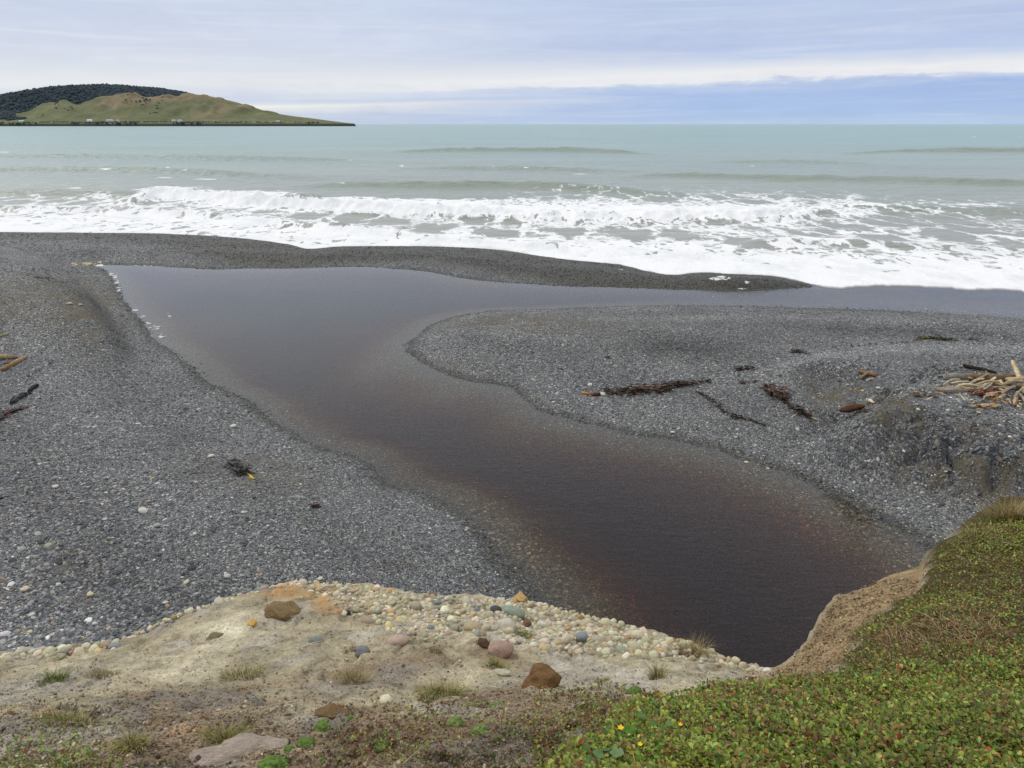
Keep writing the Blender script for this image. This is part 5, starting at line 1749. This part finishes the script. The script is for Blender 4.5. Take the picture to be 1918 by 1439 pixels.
for q_, (a0, b0, an, ln_, w_, wd) in enumerate([(1798, 722, 0.05, 34, 4, 'long slim'), (1812, 730, -0.25, 40, 3.4, 'slender grey'), (1826, 726, 0.3, 30, 3.6, 'pale crooked'), (1846, 733, -0.1, 44, 4.2, 'straight bleached'),
                                                (1866, 722, 0.2, 38, 5, 'stout bleached'), (1874, 736, -0.35, 36, 4, 'slanting weathered'), (1886, 742, 0.5, 30, 4.4, 'short broken'), (1895, 733, -0.15, 40, 5, 'heavy pale'),
                                                (1858, 746, 0.15, 34, 3.4, 'thin fallen'), (1838, 729, 0.6, 22, 3, 'stubby twiggy'), (1905, 748, 0.9, 26, 4, 'leaning pale'), (1780, 731, 0.1, 30, 4.4, 'flat grey')]):
    ddx, ddy = math.cos(an) * ln_ / 2, math.sin(an) * ln_ / 2 * 0.6
    sticks.append(((a0 - ddx, b0 + ddy), (a0, b0), (a0 + ddx, b0 - ddy), w_, wd + ' stick in the driftwood pile, ' + ['left', 'middle', 'right'][min(2, int((a0 - 1775) / 45))] + ' part', 0.06 + 0.05 * (q_ % 4)))
for a, b_, c_, w, lab, lf in sticks:
    log([a, b_, c_], [w, w, w * 0.8], [random.choice([PALE, TAN, (198, 182, 150)]), random.choice([PALE, TAN, GREY])], lab, 'driftwood_stick', 'stick', G1, [lf * .5, lf, lf], 6, 0.15, 0, 5)


def flake(px, py, w, h, col, label, name='bark_flake', cat='bark', group=None, n_=26, lift=0.06, mat=None):
    p0 = bpt(px, py)
    d = (p0 - Vector((0, 0, CAMH))).length
    R, H = w / F * d * 0.5, h / F * d * 0.5
    b = MB()
    for _ in range(n_):
        x0, y0 = random.uniform(-R, R) * .8, random.uniform(-H, H) * 1.8
        zz = float(beach_h(np.array([p0.x + x0]), np.array([p0.y + y0]))[0]) - p0.z + random.uniform(0, lift)
        L_, W2 = random.uniform(0.25, 0.6) * R, random.uniform(0.1, 0.28) * R
        a = random.uniform(-0.9, 0.9) + (math.pi if random.random() < .5 else 0)
        dv, sv = Vector((math.cos(a), math.sin(a), random.uniform(-.2, .35))), Vector((-math.sin(a), math.cos(a), random.uniform(-.3, .5)))
        o = Vector((x0, y0, zz))
        kf = random.uniform(0.6, 1.35)
        c = tuple(min(1, q * kf) for q in lin(random.choice(col))[:3])
        th = Vector((0, 0, 0.012))
        vs = [o, o + dv * L_ * .5 + sv * W2, o + dv * L_, o + dv * L_ * .45 - sv * W2 * .8]
        b.add(vs + [v_ - th for v_ in vs], [(0, 3, 2, 1), (4, 5, 6, 7), (0, 1, 5, 4), (1, 2, 6, 5), (2, 3, 7, 6), (3, 0, 4, 7)], c)
    return link(name, b.mesh(name, False), mat or m_wood, None, p0, None, label, cat, group, 'stuff')


flake(1850, 741, 44, 12, [(112, 72, 56), (128, 80, 60), (92, 60, 48)], 'red-brown shredded bark under the driftwood pile', n_=30, lift=.12)
flake(1842, 762, 44, 12, [(180, 156, 122), (160, 138, 106), (190, 168, 134)], 'tan splintered bark spilled in front of the pile', n_=30)
flake(1872, 755, 30, 12, [(196, 176, 136), (176, 140, 96), (150, 100, 70)], 'pale curled bark in front of the red bark', n_=14, lift=.14)
flake(1728, 743, 40, 7, [(120, 96, 70), (96, 78, 60)], 'brown rotten wood at the left of the mound crest', n_=16)
flake(1900, 758, 30, 14, [(204, 190, 160), (186, 168, 134)], 'bleached wood chips at the right end of the pile', n_=12, lift=.1)
log([(1572, 786), (1585, 781), (1602, 778), (1615, 778)], [6, 12, 12, 6], [(84, 56, 42), (104, 70, 50), (96, 64, 46), (110, 76, 54)], 'spindle-shaped dark red-brown log alone on the shingle')
log([(1608, 698), (1622, 701), (1642, 705)], [5, 7, 6], [(120, 90, 66), (140, 108, 78)], 'brown wood chunk at the edge of the sandy hollow')
log([(1612, 711), (1620, 706), (1628, 703)], [5, 6, 4], [(150, 132, 108), (130, 112, 90)], 'grey-brown piece of wood leaning on the brown chunk', lifts=[0, .05, .08])
log([(1622, 714), (1630, 711), (1636, 710)], [3, 3, 2.5], [PALE, (196, 180, 156)], 'small pale forked stick below the brown chunk', 'driftwood_stick', 'stick')
log([(1623, 749), (1629, 753), (1637, 756)], [4, 6, 3], [PALE, (190, 170, 150)], 'pinkish white chip of wood on the shingle', 'driftwood_stick', 'stick', sides=6, n=4)
flake(1606, 732, 22, 8, [(176, 136, 90), (196, 160, 110)], 'tan scrap of bark in the sandy hollow', n_=9, lift=.02)
log([(1516, 782), (1526, 787), (1535, 790)], [4, 4, 2], [(178, 164, 140), (170, 156, 130)], 'short pale stick at the end of the dark weed line', 'driftwood_stick', 'stick', n=5)
log([(1482, 783), (1490, 778), (1497, 772)], [2.4, 2.4, 2], [PALE, PALE], 'thin white twig crossing the dark weed line', 'driftwood_stick', 'stick', n=5)
log([(-6, 672), (8, 668), (22, 668), (34, 672)], [9, 8, 6, 3], [(150, 126, 94), (166, 142, 108), (104, 82, 62)], 'tan driftwood branch entering at the left edge', knots=1)
log([(3, 696), (18, 689), (34, 680), (49, 671)], [6, 7, 7, 5], [(136, 108, 76), (158, 130, 94), (172, 146, 112)], 'straight tan driftwood pole below the left edge branch')
log([(6, 683), (20, 681), (32, 683)], [2.5, 3, 2], [(110, 84, 60), (90, 68, 50)], 'short brown stick between the two left edge branches', 'driftwood_stick', 'stick', n=5)


def wrack(path, widths, cols, label, n_=90, name='seaweed_line', cat='seaweed', lift=0.05, ribbon=1.0, group='weed left along the tide line'):
    pts = catmull([(*p, w) for p, w in zip(path, widths)], 8)
    base = bpt(*path[0])
    wp = np.stack(beach_at(pts[:, 0], pts[:, 1]), -1)
    b = MB()
    for _ in range(n_):
        i = random.randrange(len(pts))
        q = pts[i]
        p = Vector(wp[i])
        d = (p - Vector((0, 0, CAMH))).length
        r = q[2] / F * d * 0.5
        hgt = r * 1.1
        p = p + Vector((random.gauss(0, r * 1.1), random.gauss(0, r * 1.5), 0))
        p.z = float(beach_h(np.array([p.x]), np.array([p.y]))[0]) + random.uniform(0.01, lift + hgt * .6)
        i = min(len(pts) - 2, i)
        a0 = math.atan2(wp[i + 1][1] - wp[i][1], wp[i + 1][0] - wp[i][0]) + random.gauss(0, 0.5)
        L_ = random.uniform(1.2, 3.6) * max(r, 0.03)
        wd = random.uniform(0.12, 0.4) * max(r, 0.03) * ribbon
        kf = random.uniform(0.55, 1.4)
        c = tuple(min(1, v_ * kf) for v_ in lin(random.choice(cols))[:3])
        vs = []
        for s_ in range(4):
            o = p - base + Vector((math.cos(a0), math.sin(a0), 0)) * L_ * (s_ / 3 - .5)
            o.z += random.uniform(-.3, .3) * wd
            sv = Vector((-math.sin(a0), math.cos(a0), random.uniform(-.6, .6))) * wd * (1 if 0 < s_ < 3 else .4)
            vs += [o - sv, o + sv]
            a0 += random.gauss(0, .35)
        th = Vector((0, 0, -0.010))
        nv = [v_ + th for v_ in vs]
        fs = [(0, 1, 3, 2), (2, 3, 5, 4), (4, 5, 7, 6)]
        b.add(vs + nv, fs + [tuple(8 + j for j in reversed(f_)) for f_ in fs] + [(0, 8, 9, 1), (6, 7, 15, 14), (0, 2, 10, 8), (2, 4, 12, 10), (4, 6, 14, 12), (1, 9, 11, 3), (3, 11, 13, 5), (5, 13, 15, 7)], c)
    return link(name, b.mesh(name, False), m_weed, None, base, None, label, cat, group, 'stuff')


WB = [(58, 42, 32), (44, 34, 28), (74, 52, 38), (64, 54, 36), (36, 32, 28)]
log([(1090, 737), (1102, 740), (1114, 741), (1130, 740)], [4.5, 6, 6.5, 6], [(190, 134, 74), (150, 100, 58), (84, 56, 40), (56, 42, 34)], 'tan-tipped brown stick at the left end of the long weed line', 'driftwood_stick', 'stick', n=5)
wrack([(1136, 735), (1160, 737), (1185, 733), (1215, 733), (1245, 729), (1275, 723), (1300, 719), (1330, 715)], [7, 8, 11, 10, 10, 9, 5, 3], WB + [(110, 66, 44)], 'long thick dark brown weed line on the shingle bar', 330, lift=.08)
wrack([(1380, 693), (1395, 692), (1410, 691)], [5, 6, 4], WB, 'short dark weed clump beyond the end of the long line', 50)
wrack([(1385, 718), (1402, 719), (1418, 716)], [2.5, 4, 2], [(104, 64, 50), (80, 56, 44)], 'faint reddish weed scraps near the short clump', 24)
wrack([(1308, 736), (1325, 746), (1345, 762), (1368, 780), (1400, 787), (1432, 798)], [3, 5, 6, 5, 3, 2.5], WB + [(84, 70, 44)], 'thin dark weed line slanting down below the long one', 170)
wrack([(1435, 728), (1448, 738), (1462, 745), (1468, 752)], [7, 12, 12, 5], [(84, 58, 44), (66, 48, 36), (98, 72, 52), (52, 42, 34)], 'bushy reddish brown weed clump', 140, lift=.12)
wrack([(1468, 752), (1482, 764), (1500, 774), (1515, 782)], [4, 5, 8, 5], WB + [(110, 72, 50)], 'dark weed trailing from the bushy reddish clump', 120)
wrack([(1484, 661), (1498, 660), (1514, 663)], [5, 6, 4], [(58, 40, 32), (44, 34, 28)], 'small dark weed heap beside the pale gravel strip', 45)
wrack([(1715, 637), (1735, 634), (1765, 637), (1790, 639)], [3, 7, 7, 2], [(52, 48, 36), (40, 38, 30), (128, 118, 44)], 'dark weed with yellow bits above the pale gravel strip', 80)
wrack([(1808, 638), (1820, 636), (1832, 638)], [3, 4, 3], [(70, 52, 44), (90, 74, 64)], 'tiny weed scrap right of the yellow-flecked weed', 22)
wrack([(1560, 652), (1640, 646), (1710, 641)], [1.6, 1.6, 1.6], [(72, 62, 46), (56, 50, 42)], 'faint thin weed line along the pale gravel strip', 60, ribbon=.8)
wrack([(-10, 792), (10, 780), (28, 772), (50, 764)], [5, 7, 6, 3], WB + [(104, 62, 48)], 'reddish dark weed line at the left edge, lower one', 90)
wrack([(20, 757), (36, 748), (52, 738)], [4, 7, 6], [(40, 44, 36), (54, 56, 44), (34, 34, 34)], 'greenish black weed strip at the left, upper one', 60)
log([(54, 735), (62, 729), (72, 722)], [5, 6, 4], [(40, 40, 46), (30, 30, 36)], 'black pointed stick at the tip of the left weed strip', 'driftwood_stick', 'stick', n=5)
wrack([(52, 708), (62, 700), (80, 692), (100, 678)], [2.5, 2.5, 2, 2], [(74, 58, 46), (60, 52, 44)], 'faint weed scraps above the left weed strip', 40, ribbon=.8)
wrack([(430, 873), (442, 877), (452, 884), (458, 890)], [5, 11, 12, 5], [(52, 46, 44), (38, 36, 36), (70, 60, 54)], 'tangled blackish weed clump with a yellow tip', 80, 'seaweed_clump', lift=.1, group=None)
log([(462, 888), (469, 893), (475, 899)], [3, 4, 4], [(90, 76, 50), (206, 170, 40), (214, 182, 60)], 'small yellow-ended stalk at the end of the blackish weed clump', 'kelp_stalk', 'seaweed', n=4, sides=6)
log([(466, 883), (472, 886), (478, 888)], [4, 6, 3], [(140, 120, 108), (120, 100, 90)], 'greyish brown shell-like scrap touching the weed clump', 'driftwood_stick', 'stick', n=4, sides=6)
wrack([(584, 952), (591, 951), (598, 950)], [4, 6, 4], [(74, 34, 30), (58, 28, 26)], 'lone maroon scrap of weed on the lower shingle', 22, 'seaweed_scrap', group=None)
wrack([(66, 521), (82, 522), (96, 523)], [1.6, 2.4, 1.6], [(52, 50, 46), (40, 40, 38)], 'thin dark weed stripe on the far left terrace', 24)
log([(-2, 632), (6, 630), (14, 627)], [2.5, 4, 2], [(190, 176, 104), (200, 186, 116)], 'pale yellow stick at the left edge of the far terrace', 'driftwood_stick', 'stick', n=4, sides=6)

# ------------------------------------------------------------------ bits of foam on the pool and the berm
m_foam = flat_mat('foam_white', (0.86, 0.86, 0.84), 0.9, 0.05, 20.0, 0.1)
m_scum = flat_mat('foam_scum', lin(216, 198, 156)[:3], 0.9, 0.15, 6.0, 0.1)


def foam_bits(name, specs, mat, label):
    b = MB()
    v0, f0 = ICO1
    for px, py, w, h, n_ in specs:
        for _ in range(n_):
            qx_, qy_ = px + random.gauss(0, w * .42), py + random.gauss(0, h * .42)
            p = bpt(qx_, qy_)
            p.z = max(p.z, 0.0)
            d = (p - Vector((0, 0, CAMH))).length
            r = random.uniform(0.8, 2.2) / F * d
            jit = RNG.uniform(0.6, 1.3, (len(v0), 1))
            V = v0 * jit * np.array([r * random.uniform(.8, 2.4), r * random.uniform(.8, 1.8), 0.02])
            a = random.uniform(-.6, .6)
            V = V @ np.array([[math.cos(a), math.sin(a), 0], [-math.sin(a), math.cos(a), 0], [0, 0, 1]])
            b.add((V + np.array(p)).tolist(), f0.tolist())
    return link(name, b.mesh(name), mat, kind='stuff', label=label)


foam_bits('pool_foam', [(186, 498, 12, 2.5, 30), (215, 520, 5, 5, 14), (219, 529, 4, 4, 12), (222, 541, 5, 8, 8), (208, 515, 5, 3, 8), (252, 581, 6, 3, 5), (266, 594, 5, 2, 4), (278, 606, 6, 2, 4), (293, 615, 10, 5, 12), (303, 632, 8, 5, 12),
                        (318, 598, 8, 5, 4), (270, 499, 30, 1, 10)], m_foam, 'white froth along the far corner of the pool')
foam_bits('berm_foam', [(1345, 523, 22, 3, 60), (1350, 519, 10, 2, 30), (1398, 529, 5, 3, 10), (1388, 541, 10, 1.2, 10), (1162, 505, 4, 1, 4), (1600, 537, 10, 2, 10)], m_foam, 'thin foam left on the wet shingle berm')
foam_bits('yellow_scum', [(140, 495, 6, 2.5, 20), (166, 494, 14, 3, 50), (185, 492, 8, 1.5, 14)], m_scum, 'yellowish scum at the head of the pool')
